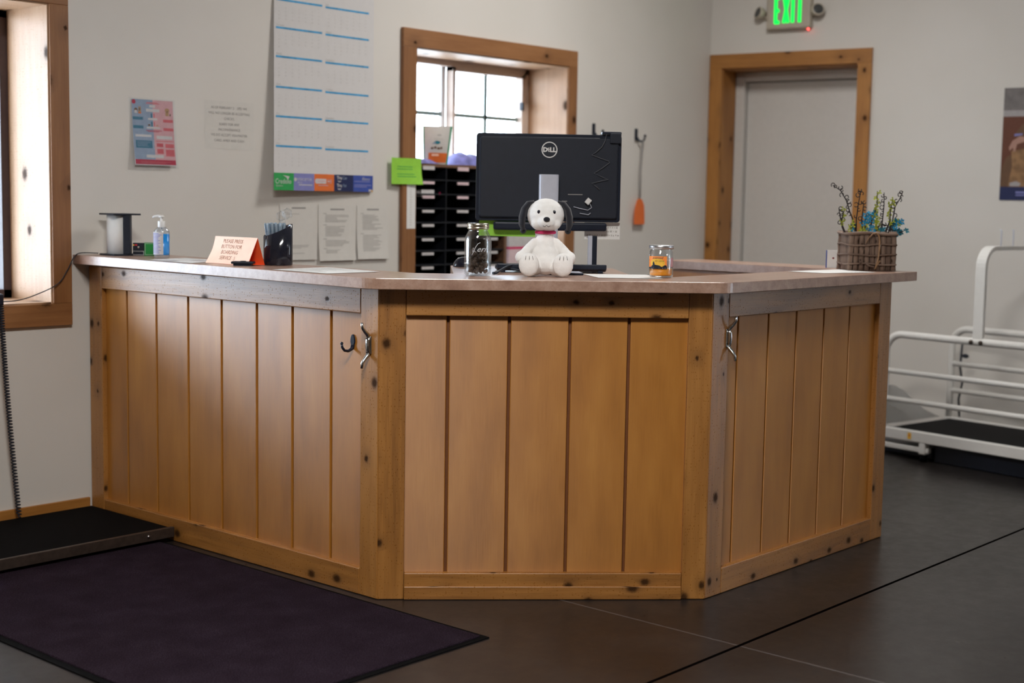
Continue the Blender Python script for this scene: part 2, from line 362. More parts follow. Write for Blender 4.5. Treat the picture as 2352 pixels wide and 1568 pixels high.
    def build(s, name, parent=None, bevel=0, mods=None, loc=None, rotz=0, seg=2):
        me = bpy.data.meshes.new(name); me.from_pydata([tuple(p) for p in s.v], [], s.f)
        for m in s.mats: me.materials.append(M[m])
        me.polygons.foreach_set('material_index', s.mi); me.polygons.foreach_set('use_smooth', s.sm)
        uvl = me.uv_layers.new(name='UVMap'); flat = [c for q in s.uv for t in q for c in t]
        uvl.data.foreach_set('uv', flat); me.update()
        o = bpy.data.objects.new(name, me); COL.objects.link(o)
        if parent: o.parent = parent
        if loc: o.location = loc
        o.rotation_euler = (0, 0, rotz)
        if bevel:
            b = o.modifiers.new('bevel', 'BEVEL'); b.width = bevel; b.segments = seg; b.limit_method = 'ANGLE'; b.angle_limit = .6
        return o
_tc = {}
def text_geo(body, size, align='CENTER', shear=0, bold=0, spacing=1.0):
    k = (body, size, align, shear, bold, spacing)
    if k in _tc: return _tc[k]
    cu = bpy.data.curves.new('t', 'FONT'); cu.body = body; cu.size = size; cu.align_x = align; cu.shear = shear
    cu.resolution_u = 2; cu.offset = bold; cu.space_character = spacing
    ob = bpy.data.objects.new('t', cu); COL.objects.link(ob)
    dg = bpy.context.evaluated_depsgraph_get(); me = bpy.data.meshes.new_from_object(ob.evaluated_get(dg))
    r = ([(v.co.x, v.co.y) for v in me.vertices], [list(p.vertices) for p in me.polygons])
    bpy.data.objects.remove(ob); bpy.data.curves.remove(cu); bpy.data.meshes.remove(me)
    _tc[k] = r; return r

def tag(o, label, cat, group=None):
    o['label'] = label; o['category'] = cat
    if group: o['group'] = group
    return o
def thing(name, label, cat, loc=(0, 0, 0), rotz=0, group=None):
    o = bpy.data.objects.new(name, None); COL.objects.link(o); o.location = loc; o.rotation_euler = (0, 0, rotz)
    o.empty_display_size = .05; return tag(o, label, cat, group)
def struct(o, label=None):
    o['kind'] = 'structure'
    if label: o['label'] = label
    return o
def sempty(name, label, X=None):
    o = bpy.data.objects.new(name, None); COL.objects.link(o); o.empty_display_size = .05
    if X: o.matrix_world = X
    return struct(o, label)

# frames: wall B (back wall) is y=0; wall C (door wall) runs from the corner towards the viewer
A8 = math.radians(8.0)
CORN = Vector((4.438, 0, 0)); DC = Vector((math.sin(A8), -math.cos(A8), 0)); NC = Vector((math.cos(A8), math.sin(A8), 0))
XC = Matrix(((DC.x, NC.x, 0, CORN.x), (DC.y, NC.y, 0, CORN.y), (0, 0, 1, 0), (0, 0, 0, 1)))
RC = XC.to_3x3()
YC = math.atan2(DC.y, DC.x)
# centre face of the counter: s along the face, t into the counter
S2 = 2 ** .5 / 2
XD = Matrix(((S2, S2, 0, 0), (-S2, S2, 0, -1.71), (0, 0, 1, 0), (0, 0, 0, 1)))
YD = -PI / 4
def D(s, t, z=0): return XD @ Vector((s, t, z))
TOP = 1.07
def zt(y): return TOP + .009 * min(1, max(0, (y + 1.7) / 1.7))

# ------------------------------------------------------------------ room shell
def wall_mesh(x0, x1, z1, thick, holes, m='wall', X=None):
    mb = MB(); xs = sorted({x0, x1, *[h[0] for h in holes], *[h[1] for h in holes]}); zs = sorted({0, z1, *[h[2] for h in holes], *[h[3] for h in holes]})
    for a, b in zip(xs, xs[1:]):
        # merge vertically
        run = None
        for c, d in zip(zs, zs[1:]):
            solid = not any(h[0] <= (a + b) / 2 <= h[1] and h[2] <= (c + d) / 2 <= h[3] for h in holes)
            if solid:
                if run is None: run = [c, d]
                else: run[1] = d
            if not solid and run: mb.box((a, 0, run[0]), (b, thick, run[1]), m); run = None
        if run: mb.box((a, 0, run[0]), (b, thick, run[1]), m)
    if X: mb.xf(X)
    return mb
CH = 3.3
W1 = (-1.62, -.16, .88, 2.06); W2 = (1.822, 3.021, .88, 2.074)
TW = .36
struct(wall_mesh(-5.5, 4.80, CH, TW, [W1, W2]).build('wall_back'), 'cream painted wall with two deep set windows')
struct(wall_mesh(0, 7.2, CH, TW, [(.075, 1.0, 0, 2.172)], X=XC).build('wall_right'), 'cream painted wall with the white door')
mb = MB(); mb.box((-5.7, -8.8, 0), (-5.5, .36, CH), 'rear_wall'); struct(mb.build('wall_left'), 'brown wall out to the left')
mb = MB(); mb.box((-5.7, -9.0, 0), (6.5, -8.8, CH), 'rear_wall'); struct(mb.build('wall_rear'), 'brown wall behind the viewer')
mb = MB(); mb.box((-5.7, -9.0, -.12), (6.5, .36, 0), 'floor'); struct(mb.build('floor'), 'dark stained concrete floor with control joints')
mb = MB(); mb.box((-5.7, -9.0, CH), (6.5, .4, CH + .12), 'ceil'); struct(mb.build('ceiling'), 'white ceiling')
mb = MB(); mb.box((-5.5, -.014, 0), (-.012, 0, .088), 'trimwood', 'x'); struct(mb.build('baseboard_back', bevel=.002), 'brown pine baseboard under the left window')
mb = MB(); mb.box((-9, .37, 2.42), (9, 3.0, 2.56), 'stucco'); struct(mb.build('porch_roof'), 'white porch roof outside above the windows')
mb = MB(); mb.box((-60, .4, -.4), (60, 90, -.3), 'gravel'); struct(mb.build('ground'), 'pale gravel outside the windows')

def window(n, hole, cas, sash_m, label, sl, slider):
    x0, x1, z0, z1 = hole
    w = sempty('window_%d' % n, label)
    cl, cr, ct, cb = cas                                   # casing outer edges
    L = .014                                               # liner board thickness
    ix0, ix1, iz0, iz1 = x0 + L, x1 - L, z0 + L, z1 - L
    e = .003
    def brd(nm, lo, hi, m, g, bev=.002): b = MB(); b.box(lo, hi, m, g); return b.build(nm, w, bevel=bev)
    brd('casing', (cl, -.021, z1 - .008), (cr, 0, ct), 'wintrim', 'x'); brd('casing', (cl, -.021, cb), (cr, 0, z0 + .008), 'wintrim', 'x')
    brd('casing', (cl, -.021, z0 + .008), (x0 + .008, 0, z1 - .008), 'wintrim', 'z'); brd('casing', (x1 - .008, -.021, z0 + .008), (cr, 0, z1 - .008), 'wintrim', 'z')
    d1 = .34
    brd('liner', (x0, -.012, z0), (x0 + L, d1, z1), 'liner', 'z'); brd('liner', (x1 - L, -.012, z0), (x1, d1, z1), 'liner', 'z')
    brd('liner', (ix0, -.012, z1 - L), (ix1, d1, z1), 'liner', 'x'); brd('liner', (ix0, -.012, z0), (ix1, d1, z0 + L), 'liner', 'x')
    s = MB(); y0, y1 = sl - .02, sl + .05
    for a in ((ix0, y0, iz0, ix0 + .035, y1, iz1), (ix1 - .035, y0, iz0, ix1, y1, iz1), (ix0, y0, iz0, ix1, y1, iz0 + .035), (ix0, y0, iz1 - .03, ix1, y1, iz1)):
        s.box(a[:3], a[3:], sash_m)
    s.build('sash', w, bevel=.002)
    if slider:
        mx = slider
        s = MB(); s.box((mx, y0 - .004, iz0 + .03), (mx + .022, y1 - .02, iz1 - .028), sash_m); s.box((ix1 - .06, y0 - .004, iz0 + .03), (ix1 - .034, y1 - .02, iz1 - .028), sash_m)
        s.box((mx, y0 - .004, iz1 - .052), (ix1 - .034, y1 - .02, iz1 - .028), sash_m); s.box((mx, y0 - .004, iz0 + .03), (ix1 - .034, y1 - .02, iz0 + .055), sash_m)
        s.build('sliding_sash', w, bevel=.002)
        s = MB(); s.box((mx - .035, y1 - .02, iz0 + .03), (mx, y1, iz1 - .028), 'white_plastic'); s.build('meeting_stile', w, bevel=.002)
        s = MB(); s.box((ix1 - .074, y0 - .02, 1.83), (ix1 - .06, y0 + .004, 1.875), 'black_matte'); s.build('latch', w, bevel=.002)
        s = MB(); xm = (mx + ix1 - .04) / 2 + .005
        s.box((xm - .011, sl + .010, iz0 + .05), (xm + .011, sl + .020, iz1 - .05), 'muntin'); s.box((mx + .02, sl + .010, 1.767), (ix1 - .05, sl + .020, 1.789), 'muntin')
        s.build('muntin', w)
        s = MB(); s.box((ix0 + .03, sl + .030, 1.767), (mx - .03, sl + .040, 1.789), 'muntin'); s.build('muntin', w)
    g = MB(); g.box((ix0 + .03, sl + .022, iz0 + .03), (ix1 - .03, sl + .026, iz1 - .028), 'pane'); g.build('pane', w)
window(1, W1, (-1.70, -.086, 2.15, .80), 'dark_vinyl', 'deep set window with knotty pine lining at the left edge', .31, None)
window(2, W2, (1.736, 3.086, 2.155, .79), 'vinyl', 'deep set sliding window behind the computer monitor', .29, 2.383)

# door in the right wall
dr = sempty('door_1', 'white door in a knotty pine frame', XC)
def dpart(nm, lo, hi, m, g='z', bev=.002): b = MB(); b.box(lo, hi, m, g); return b.build(nm, dr, bevel=bev)
dpart('casing', (.003, -.02, 2.165), (1.05, 0, 2.252), 'trimwood', 'x'); dpart('casing', (.003, -.02, 0), (.086, 0, 2.165), 'trimwood'); dpart('casing', (.965, -.02, 0), (1.05, 0, 2.165), 'trimwood')
dpart('jamb', (.073, 0, 0), (.089, .19, 2.172), 'trimwood'); dpart('jamb', (.984, 0, 0), (1.0, .19, 2.172), 'trimwood'); dpart('jamb', (.089, 0, 2.156), (.984, .19, 2.172), 'trimwood', 'x')
dpart('metal_frame', (.089, .19, 0), (.15, .30, 2.156), 'door_paint', bev=.004); dpart('metal_frame', (.925, .19, 0), (.984, .30, 2.156), 'door_paint', bev=.004); dpart('metal_frame', (.15, .19, 2.098), (.925, .30, 2.156), 'door_paint', 'x', .004)
dpart('light_stop', (.076, .31, .002), (.999, .33, 2.171), 'door_paint')  # added unseen panel, keeps outdoor light from leaking round the door
dpart('door_leaf', (.155, .235, .008), (.92, .28, 2.092), 'door_paint', bev=.002)

# ------------------------------------------------------------------ counter base
cb = thing('reception_counter', 'angled wooden reception counter of grooved panels framed with knotty cedar', 'counter', (0, 0, 0))
ZB = 1.034
def cpart(nm, lo, hi, m, g, X=None, bev=.003): b = MB(); b.box(lo, hi, m, g, X=X); return b.build(nm, cb, bevel=bev)
def panel(a0, a1, grooves, X):
    """panel face at local y=.02, runs a0..a1 along local x"""
    b = MB(); b.box((a0, .030, .0), (a1, .05, ZB - .004), 'groove', 'z', X=X)
    e = [a0] + grooves + [a1]
    for p, q in zip(e, e[1:]): b.box((p + (.005 if p != a0 else 0), .020, .02), (q - (.005 if q != a1 else 0), .031, ZB - .006), 'panel', 'z', X=X)
    return b.build('panel', cb, bevel=.0025)
# left face: local x runs along -y from the wall, local y runs +x
XL = Matrix(((0, 1, 0, 0), (-1, 0, 0, 0), (0, 0, 1, 0), (0, 0, 0, 1)))
LR = 1.71; CL = 1.097; RL = 1.27
XR = Matrix(((1, 0, 0, .776), (0, 1, 0, -2.4855), (0, 0, 1, 0), (0, 0, 0, 1)))
panel(.02, LR - .04, [.241, .441, .646, .851, 1.056, 1.253, 1.456], XL)
panel(.03, CL - .03, [.226, .427, .627, .823], XD)
panel(.04, RL - .02, [.187, .384, .575, .774, .971], XR)
def frame(Lh, st0, st1, X, left_z=0):
    cpart('top_rail', (st0, 0, .946), (Lh - st1, .028, ZB - .001), 'cedar', 'x', X); cpart('bottom_rail', (st0, 0, .001), (Lh - st1, .028, .09), 'cedar', 'x', X)
cpart('stile', (.004, 0, .001), (.094, .028, ZB), 'cedar', 'z', XL); cpart('stile', (LR - .086, 0, .001), (LR - .001, .028, ZB), 'cedar', 'z', XL); frame(LR, .095, .087, XL)
cpart('stile', (.0005, 0, .001), (.088, .028, ZB), 'cedar', 'z', XD); cpart('stile', (CL - .079, 0, .001), (CL - .0005, .028, ZB), 'cedar', 'z', XD); frame(CL, .089, .08, XD)
cpart('bottom_bead', (.089, -.006, .001), (CL - .08, 0, .046), 'cedar', 'x', XD)
cpart('stile', (.001, 0, .001), (.098, .028, ZB), 'cedar', 'z', XR); cpart('stile', (RL - .095, 0, .001), (RL, .028, ZB), 'cedar', 'z', XR); frame(RL, .099, .096, XR)
# end panel, back faces and the return leg
cpart('end_board', (RL - .028, .029, .001), (RL, .26, ZB), 'cedar', 'z', XR)
b = MB()
b.box((.16, -1.62, .0), (.18, -.01, ZB - .01), 'panel', 'z'); b.box((.02, .16, 0), (1.05, .18, ZB - .01), 'panel', 'z', X=XD); b.box((.1, .20, 0), (1.2, .22, ZB - .01), 'panel', 'z', X=XR)
b.build('back_panel', cb)
b = MB(); b.box((2.03, -2.2, 0), (2.05, -1.44, ZB - .002), 'panel', 'z'); b.build('return_panel', cb, bevel=.002)
b = MB(); b.box((2.05, -2.2, 0), (2.19, -1.46, ZB - .002), 'cedar', 'z'); b.build('return_core', cb)
b = MB(); b.box((.27, .34, .0), (.29, .79, ZB - .002), 'panel', 'z', X=XD); b.box((.84, .34, 0), (.86, .79, ZB - .002), 'panel', 'z', X=XD); b.build('desk_leg_panel', cb)

# ------------------------------------------------------------------ worktop
OV = .07; DEP = .27
def worktop():
    q = OV * math.tan(PI / 8)
    out = [(-OV, -.001), (-OV, -LR - q + .03)]
    # rounded outer corners
    def corner(p, d0, d1, r=.035, n=5):
        res = []
        for i in range(n + 1):
            t = i / n; a = Vector(p) - Vector(d0) * r; bq = Vector(p) + Vector(d1) * r
            res.append(tuple((1 - t) ** 2 * a + 2 * t * (1 - t) * Vector(p) + t * t * bq))
        return res
    p1 = (-OV, -LR - q); c2 = XD @ Vector((CL, 0, 0)); p2 = (c2.x - q, c2.y - OV)
    dl = (0, -1); dd = (S2, -S2)
    poly = [(-OV, -.001)] + corner(p1, dl, dd) + corner(p2, dd, (1, 0))
    xe = .776 + RL + .07
    poly += [(xe, p2[1]), (xe, -2.22), (2.25, -2.22), (2.25, -1.40), (2.005, -1.40), (2.005, c2.y + .235)]
    k = DEP * math.tan(PI / 8)
    poly += [(c2.x + .235 * math.tan(PI / 8), c2.y + .235)]
    for s, t in ((.87, DEP - .02), (.87, .82), (.245, .82), (.245, DEP)):
        w = XD @ Vector((s, t, 0)); poly.append((w.x, w.y))
    poly += [(DEP, -LR + k), (DEP, -.001)]
    return poly
wp = worktop()
b = MB(); base = 0
rows = [[(x, y, zt(y) - .036 + h) for x, y in wp] for h in (0, .036)]
b.grid(rows, 'laminate', closed_u=True, smooth=False)
n = len(wp); b.f.append(list(range(n))[::-1]); b.f.append([n + i for i in range(n)])
for k in (0, 1): b.uv.append([(x, y) for x, y in (wp[::-1] if k == 0 else wp)]); b.mi.append(0); b.sm.append(False)
o = b.build('worktop', bevel=.002)
tag(o, 'mottled brown laminate worktop running along the angled counter', 'countertop')

# ------------------------------------------------------------------ hooks on the counter
def cleat(X, label):
    t = thing('leash_hook', label, 'hook', group='double ended leash hooks on the counter')
    b = MB(); b.box((-.011, -.004, -.03), (.011, 0, .03), 'chrome', X=X); b.build('back_plate', t, bevel=.003)
    b = MB()
    pts = [(0, -.005, .026), (0, -.010, .036), (0, -.022, .046), (0, -.032, .058), (0, -.034, .075)]
    b.tube([X @ Vector(p) for p in pts], [.0075, .007, .006, .005, .0045], 'chrome', 10)
    b.tube([X @ Vector((p[0], p[1], -p[2])) for p in pts], [.0075, .007, .006, .005, .0045], 'chrome', 10)
    b.tube([X @ Vector(p) for p in [(0, -.004, .03), (0, -.0085, .015), (0, -.0095, 0), (0, -.0085, -.015), (0, -.004, -.03)]], .009, 'chrome', 10, flat=.6)
    b.build('horn', t)
    for z in (.022, -.022): b = MB(); b.ball(X @ Vector((0, -.012, z)), .004, 'dark_steel', 8); b.build('screw', t)
    return t
cleat(Matrix.Translation((0, -1.667, .845)) @ Matrix(((0, 1, 0, 0), (-1, 0, 0, 0), (0, 0, 1, 0), (0, 0, 0, 1))), 'nickel double ended leash hook on the left corner board, beside the black coat hook')
cleat(Matrix.Translation((.866, -2.4855, .878)), 'nickel double ended leash hook on the right corner board of the counter')
t = thing('coat_hook', 'small black coat hook screwed to the left grooved panel', 'hook', (.02, -1.567, .84))
b = MB(); f = [(-.0105 * math.cos(a) * (1 - .25 * (math.sin(a) < 0)), .026 * math.sin(a) + .006) for a in [2 * PI * i / 20 for i in range(20)]]
b.prism([(-x, z) for x, z in f][::-1], 0, .006, 'black', fn=lambda x, z, h: (-h, -x, z)); b.build('back_plate', t, bevel=.0015)
b = MB(); b.tube([(-.004, 0, -.006), (-.010, 0, -.018), (-.024, 0, -.023), (-.040, 0, -.020), (-.050, 0, -.009), (-.052, 0, .002)], [.006, .0055, .005, .0045, .0045, .004], 'black', 10); b.ball((-.052, 0, .004), .0055, 'black', 10); b.build('prong', t)

# ------------------------------------------------------------------ floor things
t = thing('floor_mat', 'dark plum entrance mat lying in front of the counter', 'mat', (0, 0, 0))
b = MB(); b.box((-1.06, -2.235, .001), (-.062, -.35, .009), 'carpet'); b.build('pile', t, bevel=.003)
b = MB(); b.prism([(-1.085, -2.256), (-.044, -2.256), (-.044, -.33), (-1.085, -.33)], .0005, .004, 'rubber'); b.build('border', t)
t = thing('floor_scale', 'low black walk-on animal scale platform against the left wall', 'scale', (0, 0, 0))
b = MB(); b.box((-1.25, -.575, .020), (-.014, -.028, .056), 'rubber'); b.build('platform', t, bevel=.003)
b = MB(); b.box((-1.25, -.592, .022), (-.010, -.576, .061), 'dark_steel'); b.build('edge_bar', t, bevel=.002)
b = MB(); b.lathe([(0, 0), (.006, .0), (.005, .004), (0, .005)], 'steel', 12); b.xf(Matrix.Translation((-.127, -.592, .042)) @ Matrix.Rotation(PI / 2, 4, 'X')); b.build('bolt', t)
for x in (-1.15, -.15):
    for y in (-.5, -.1): b = MB(); b.lathe([(.03, .0), (.03, .021)], 'rubber', 16, c=(x, y, 0)); b.build('foot', t)
# scale display on the left sill with its coiled cord
t = thing('scale_display', 'black scale display box on the left window ledge', 'box', (-.44, -.03, .894))
b = MB(); b.box((-.10, -.045, 0), (.032, .055, .045), 'black'); b.build('housing', t, bevel=.006)
b = MB(); b.box((-.07, -.048, .010), (.01, -.0445, .034), 'gloss_black'); b.build('screen', t)
b = MB(); pts = []; L0 = Vector((-.415, -.062, .905)); L1 = Vector((-.345, -.045, .06)); N = 74
for i in range(N * 8 + 1):
    u = i / (N * 8); w = u ** 1.12; p = L0.lerp(L1, w) + Vector((-.006 * math.sin(PI * u), 0, 0)); r = .0085 if .02 < u < .99 else .004
    pts.append(p + Vector((r * math.cos(2 * PI * i / 8), r * math.sin(2 * PI * i / 8), 0)))
b.tube(pts, .0028, 'black_matte', 5); o = b.build('coiled_cord'); tag(o, 'black coiled cord hanging from the scale display to the floor scale', 'cord')

# ------------------------------------------------------------------ things on the left counter
def ft(x, y): return Matrix.Translation((x, y, zt(y)))
rz = YD + .03
t = thing('paper_towel_roll', 'white roll held between two square black plates at the wall end', 'roll', (.075, -.115, zt(-.115)), rz)
R45 = Matrix.Rotation(PI / 4 - .12, 4, 'Z')
for nm, z in (('base_plate', 0.0), ('top_plate', .161)):
    b = MB(); b.box((-.060, -.060, z), (.060, .060, z + .0065), 'black_matte', X=R45); b.build(nm, t, bevel=.001)
b = MB(); b.lathe([(.001, .0066), (.046, .0066), (.046, .1609), (.001, .1609)], 'paper', 40, c=(-.006, 0, 0)); b.build('roll', t)
b = MB(); b.box((.020, -.049, .0066), (.048, -.008, .1609), 'black_matte'); b.build('core_block', t, bevel=.002)
b = MB(); b.tube([(-.06, .06, .004), (-.1, .08, .004), (-.13, .05, .003)], .002, 'black_matte', 6)
b = MB(); pts = []
P = [(.0, -.075, 1.086), (-.06, -.045, 1.087), (-.085, -.035, 1.070), (-.115, -.035, 1.02), (-.16, -.035, .965), (-.26, -.035, .925), (-.335, -.035, .908), (-.405, -.032, .906)]
for i in range(len(P) - 1):
    p0, p1, p2, p3 = [Vector(P[max(0, min(len(P) - 1, i + k))]) for k in (-1, 0, 1, 2)]
    for j in range(8):
        u = j / 8; pts.append(.5 * ((2 * p1) + (-p0 + p2) * u + (2 * p0 - 5 * p1 + 4 * p2 - p3) * u * u + (-p0 + 3 * p1 - 3 * p2 + p3) * u ** 3))
pts.append(Vector(P[-1])); b.tube(pts, .0022, 'black_matte', 6); o = b.build('thin_cable'); tag(o, 'thin black cable sagging from the counter end to the scale display', 'cable')
t = thing('black_button_box', 'small black box with a round button and red and yellow marks', 'box', (.115, -.185, zt(-.18)), rz)
b = MB(); b.box((-.022, -.012, .001), (.024, .012, .052), 'black_matte'); b.build('housing', t, bevel=.002)
b = MB(); b.lathe([(0, .002), (.005, .002), (.005, 0)], 'steel', 14); b.xf(Matrix.Translation((.0, -.012, .034)) @ Matrix.Rotation(PI / 2, 4, 'X')); b.build('button', t)
b = MB(); b.box((-.0215, -.0126, .040), (-.016, -.012, .046), 'yellow_print'); b.box((-.014, -.0126, .041), (-.004, -.012, .046), 'red'); b.box((-.021, -.0126, .018), (.022, -.012, .0195), 'white_print'); b.box((-.021, -.0126, .003), (.022, -.012, .0045), 'white_print'); b.box((.02, -.0126, .004), (.0215, -.012, .018), 'white_print'); b.build('marking', t)
t = thing('green_card_case', 'green card with a pale printed border behind the sanitizer bottle', 'card', (.135, -.225, zt(-.22)), rz)
b = MB(); b.box((-.017, -.008, .001), (.021, .008, .054), 'circuit_green'); b.build('card_body', t, bevel=.002)
b = MB()
for a in ((-.014, .006, -.013, .050), (-.014, .0495, .018, .0505), (-.014, .006, .018, .007)): b.box((a[0], -.0086, a[1]), (a[2], -.008, a[3]), 'white_print')
b.build('border', t)

t = thing('sanitizer_bottle', 'clear pump bottle of blue hand sanitizer on the left counter', 'bottle', (.085, -.385, zt(-.385)), rz - .1)
b = MB(); b.lathe([(.0, .0), (.026, .0), (.031, .005), (.0315, .095), (.029, .108), (.018, .119), (.013, .123)], 'clearplastic', 28, sy=.72); b.build('body', t)
b = MB(); b.lathe([(.0, .012), (.0290, .012), (.0300, .02), (.0300, .094), (0, .0945)], 'sanit', 28, sy=.70); b.build('gel', t)
b = MB(); b.lathe([(.0318, .014), (.0318, .102)], 'white_print', 16, sy=.74, a0=PI * 1.02, a1=PI * 1.62)
for i in range(15):
    z = .019 + .0054 * i; b.lathe([(.0321, z), (.0321, z + .0026)], 'periwinkle', 12, sy=.74, a0=PI * 1.05, a1=PI * (1.42 + .17 * random.random()))
b.build('label', t)
b = MB(); b.lathe([(.0135, .119), (.0145, .122), (.0145, .142), (.0135, .144), (.005, .144), (.004, .158), (.011, .159), (.011, .163), (0, .164)], 'white_plastic', 20)
b.tube([(.008, 0, .161), (-.010, -.0, .163), (-.028, 0, .161), (-.034, 0, .157)], [.0055, .0055, .0045, .0035], 'white_plastic', 8); b.tube([(0, 0, .12), (0, 0, .02)], .002, 'white_plastic', 6)
b.build('pump', t)

def flat_sheet(name, corners, label, m='paper', lines=0, tint=None, cat='paper', group=None, z0=.0012):
    b = MB(); p = [Vector((x, y, 0)) for x, y in corners]
    def fn(u, v, off):
        q = (p[0] * (1 - u) + p[1] * u) * (1 - v) + (p[3] * (1 - u) + p[2] * u) * v
        return Vector((q.x, q.y, zt(q.y) + z0 + off))
    b.quad(fn, 0, 0, 1, 1, m, 0, 6, 6)
    for i in range(lines):
        v = .88 - .76 * i / max(1, lines - 1); b.quad(fn, .1, v - .008, .1 + .75 * random.uniform(.5, 1), v + .008, 'ink_light', .0006, 1, 1)
    if tint:
        for (u0, v0, u1, v1, c) in tint: b.quad(fn, u0, v0, u1, v1, c, .0006, 2, 2)
    return tag(b.build(name), label, cat, group)
flat_sheet('laminated_sheet', [(-.05, -.50), (-.05, -.76), (.17, -.68), (.17, -.42)], 'laminated sheet taped to the left counter beside the orange tent sign', lines=5, tint=[(.12, .15, .45, .35, 'white_print'), (.5, .5, .85, .8, 'white_print')])
b = MB(); zz = zt(-.6) + .001
b.grid([[(-.03, y, zz + .0008) for y in (-.40, -.52, -.64, -.75)], [(-.0708, y, zz + .0005) for y in (-.40, -.52, -.64, -.75)], [(-.0718, y, zz - .010 - .004 * math.sin(9 * y)) for y in (-.40, -.52, -.64, -.75)]], 'film')
tag(b.build('clear_tape_strip'), 'shiny strip of clear tape folded over the counter edge', 'tape')
t = thing('tent_sign', 'folded neon orange tent sign asking to press the button', 'sign', (0, 0, 0))
yl, yr = -.735, -.985; z0 = zt(-.85) + .001; xf_, xb, xr_ = .034, .112, .080; zr = z0 + .098
def tfront(u, v, off):
    bow = .008 * math.sin(PI * v) * (1 - u)
    return Vector((xf_ + (xr_ - xf_) * v + bow - off * .87, yl + (yr - yl) * u, z0 + (zr - z0) * v + off * .5))
b = MB(); b.quad(tfront, 0, 0, 1, 1, 'orange_pale', 0, 6, 6)
Wd = abs(yr - yl); Hh = math.hypot(zr - z0, xr_ - xf_)
for i, s in enumerate(['PLEASE PRESS', 'BUTTON FOR', 'BOARDING', 'SERVICE  :)']):
    b.text(lambda u, v, off: tfront(u / Wd, v / Hh, off), s, .021, .115, .083 - .0222 * i, 'tent_ink', .0006, align='CENTER', sx=.95)
b.build('front_flap', t)
b = MB(); b.quad(lambda u, v, off: (xb + (xr_ - xb) * v, yr + (yl - yr) * u, z0 + (zr - z0) * v), 0, 0, 1, 1, 'orange_paper', 0, 2, 2)
b.quad(lambda u, v, off: (xf_ + .002 + (xr_ - xf_ - .001) * v + .008 * math.sin(PI * v) * (1 - u), yl + (yr - yl) * u, z0 + (zr - z0) * v - .0012), 0, 0, 1, 1, 'orange_paper', 0, 4, 4)
b.quad(lambda u, v, off: (xf_ + (xb - xf_) * u, yl + (yr - yl) * v, z0), 0, 0, 1, 1, 'orange_paper', 0, 2, 2); b.build('back_flap', t)
t = thing('call_button', 'flat black wireless call button in front of the orange sign', 'button', (.030, -.965, zt(-.96)), rz - .12)
b = MB(); b.box((-.033, -.018, .0), (.033, .018, .007), 'black'); b.build('mount', t, bevel=.002)
b = MB(); b.box((-.040, -.023, .0065), (.040, .023, .0155), 'black_matte'); b.build('case', t, bevel=.003)
b = MB(); b.lathe([(0, .002), (.010, .002), (.011, 0)], 'gloss_black', 18, c=(0, 0, .0155)); b.build('push_button', t)

# pen cup
PC = Vector((.165, -.995, zt(-1.0)))
t = thing('pen_cup', 'glossy black oval pen cup with a slanted rim', 'cup', PC, rz)
b = MB(); n = 40
def ring(r, z, slant, rx=.053, ry=.040): return [(rx * r * math.cos(2 * PI * j / n), ry * r * math.sin(2 * PI * j / n), (z if not slant else .128 + .022 * math.cos(2 * PI * j / n) + .006 * math.sin(2 * PI * j / n) + z)) for j in range(n)]
b.grid([ring(.0001, 0, 0), ring(.97, 0, 0), ring(1, .004, 0), ring(1, 0, 1), ring(.96, .0005, 1), ring(.94, -.002, 1), ring(.93, .008, 0), ring(.0001, .008, 0)], 'gloss_black', closed_u=True); b.build('body', t)
proto = None
pens = [(-.045, .004, .147, -.03, .05), (-.033, -.012, .138, .04, -.06), (-.026, .012, .150, .03, .02), (-.019, -.014, .146, .10, -.03), (-.010, .010, .154, .06, .05), (-.004, -.016, .139, -.05, -.05), (.006, .008, .153, .02, .02), (.013, -.010, .148, .12, -.06), (.021, .014, .160, .07, .03), (.026, -.006, .163, .10, .0)]
for i, (x, y, h, tx, ty) in enumerate(pens):
    if proto is None:
        o = thing('pen', 'grey blue pen standing in the slanted black pen cup', 'pen', group='pens in the black cup')
        b = MB(); b.lathe([(0, 0), (.002, .004), (.0045, .014), (.0045, .118), (.0, .119)], 'pen', 10); b.build('barrel', o)
        b = MB(); b.lathe([(.0046, .100), (.0052, .101), (.0052, .140), (.0035, .146), (0, .147)], 'pen_cap', 10); b.box((.005, -.0015, .112), (.0075, .0015, .143), 'pen'); b.build('cap', o); proto = o; chs = list(o.children)
    else:
        o = proto.copy(); COL.objects.link(o)
        for c in chs: d = c.copy(); d.parent = o; COL.objects.link(d)
    top = Vector((x + .009 * 0, y, h)); bot = Vector((x * .6 - tx * .06, y * .55 - ty * .05, .0085)); dv = (top - bot).normalized()
    X = Matrix.Translation(PC) @ Matrix.Rotation(rz, 4, 'Z') @ Matrix.Translation(bot) @ dv.to_track_quat('Z', 'Y').to_matrix().to_4x4()
    o.matrix_world = X
b = MB()
def crump(c, r, seed):
    rnd = random.Random(seed); rows = []
    ph = [rnd.uniform(0, 6) for _ in range(6)]
    for i in range(11):
        th = -PI / 2 + PI * i / 10; rows.append([Vector(c) + Vector((math.cos(th) * math.cos(2 * PI * j / 20), .7 * math.cos(th) * math.sin(2 * PI * j / 20), math.sin(th))) * r * (1 + .16 * math.sin(5 * 2 * PI * j / 20 + ph[0] + 3 * th) + .12 * math.sin(3 * th * 2 + ph[1])) for j in range(20)])
    b.grid(rows, 'film', closed_u=True)
crump((.010, .004, .178), .017, 1); crump((.032, .006, .188), .018, 5); b.tube([(.018, .004, .168), (.022, .004, .150), (.025, .004, .12)], [.012, .006, .008], 'film', 10)
X = Matrix.Translation(PC) @ Matrix.Rotation(rz, 4, 'Z'); o = b.build('plastic_bag'); o.matrix_world = X; tag(o, 'crumpled clear plastic bag stuffed among the pens', 'bag')
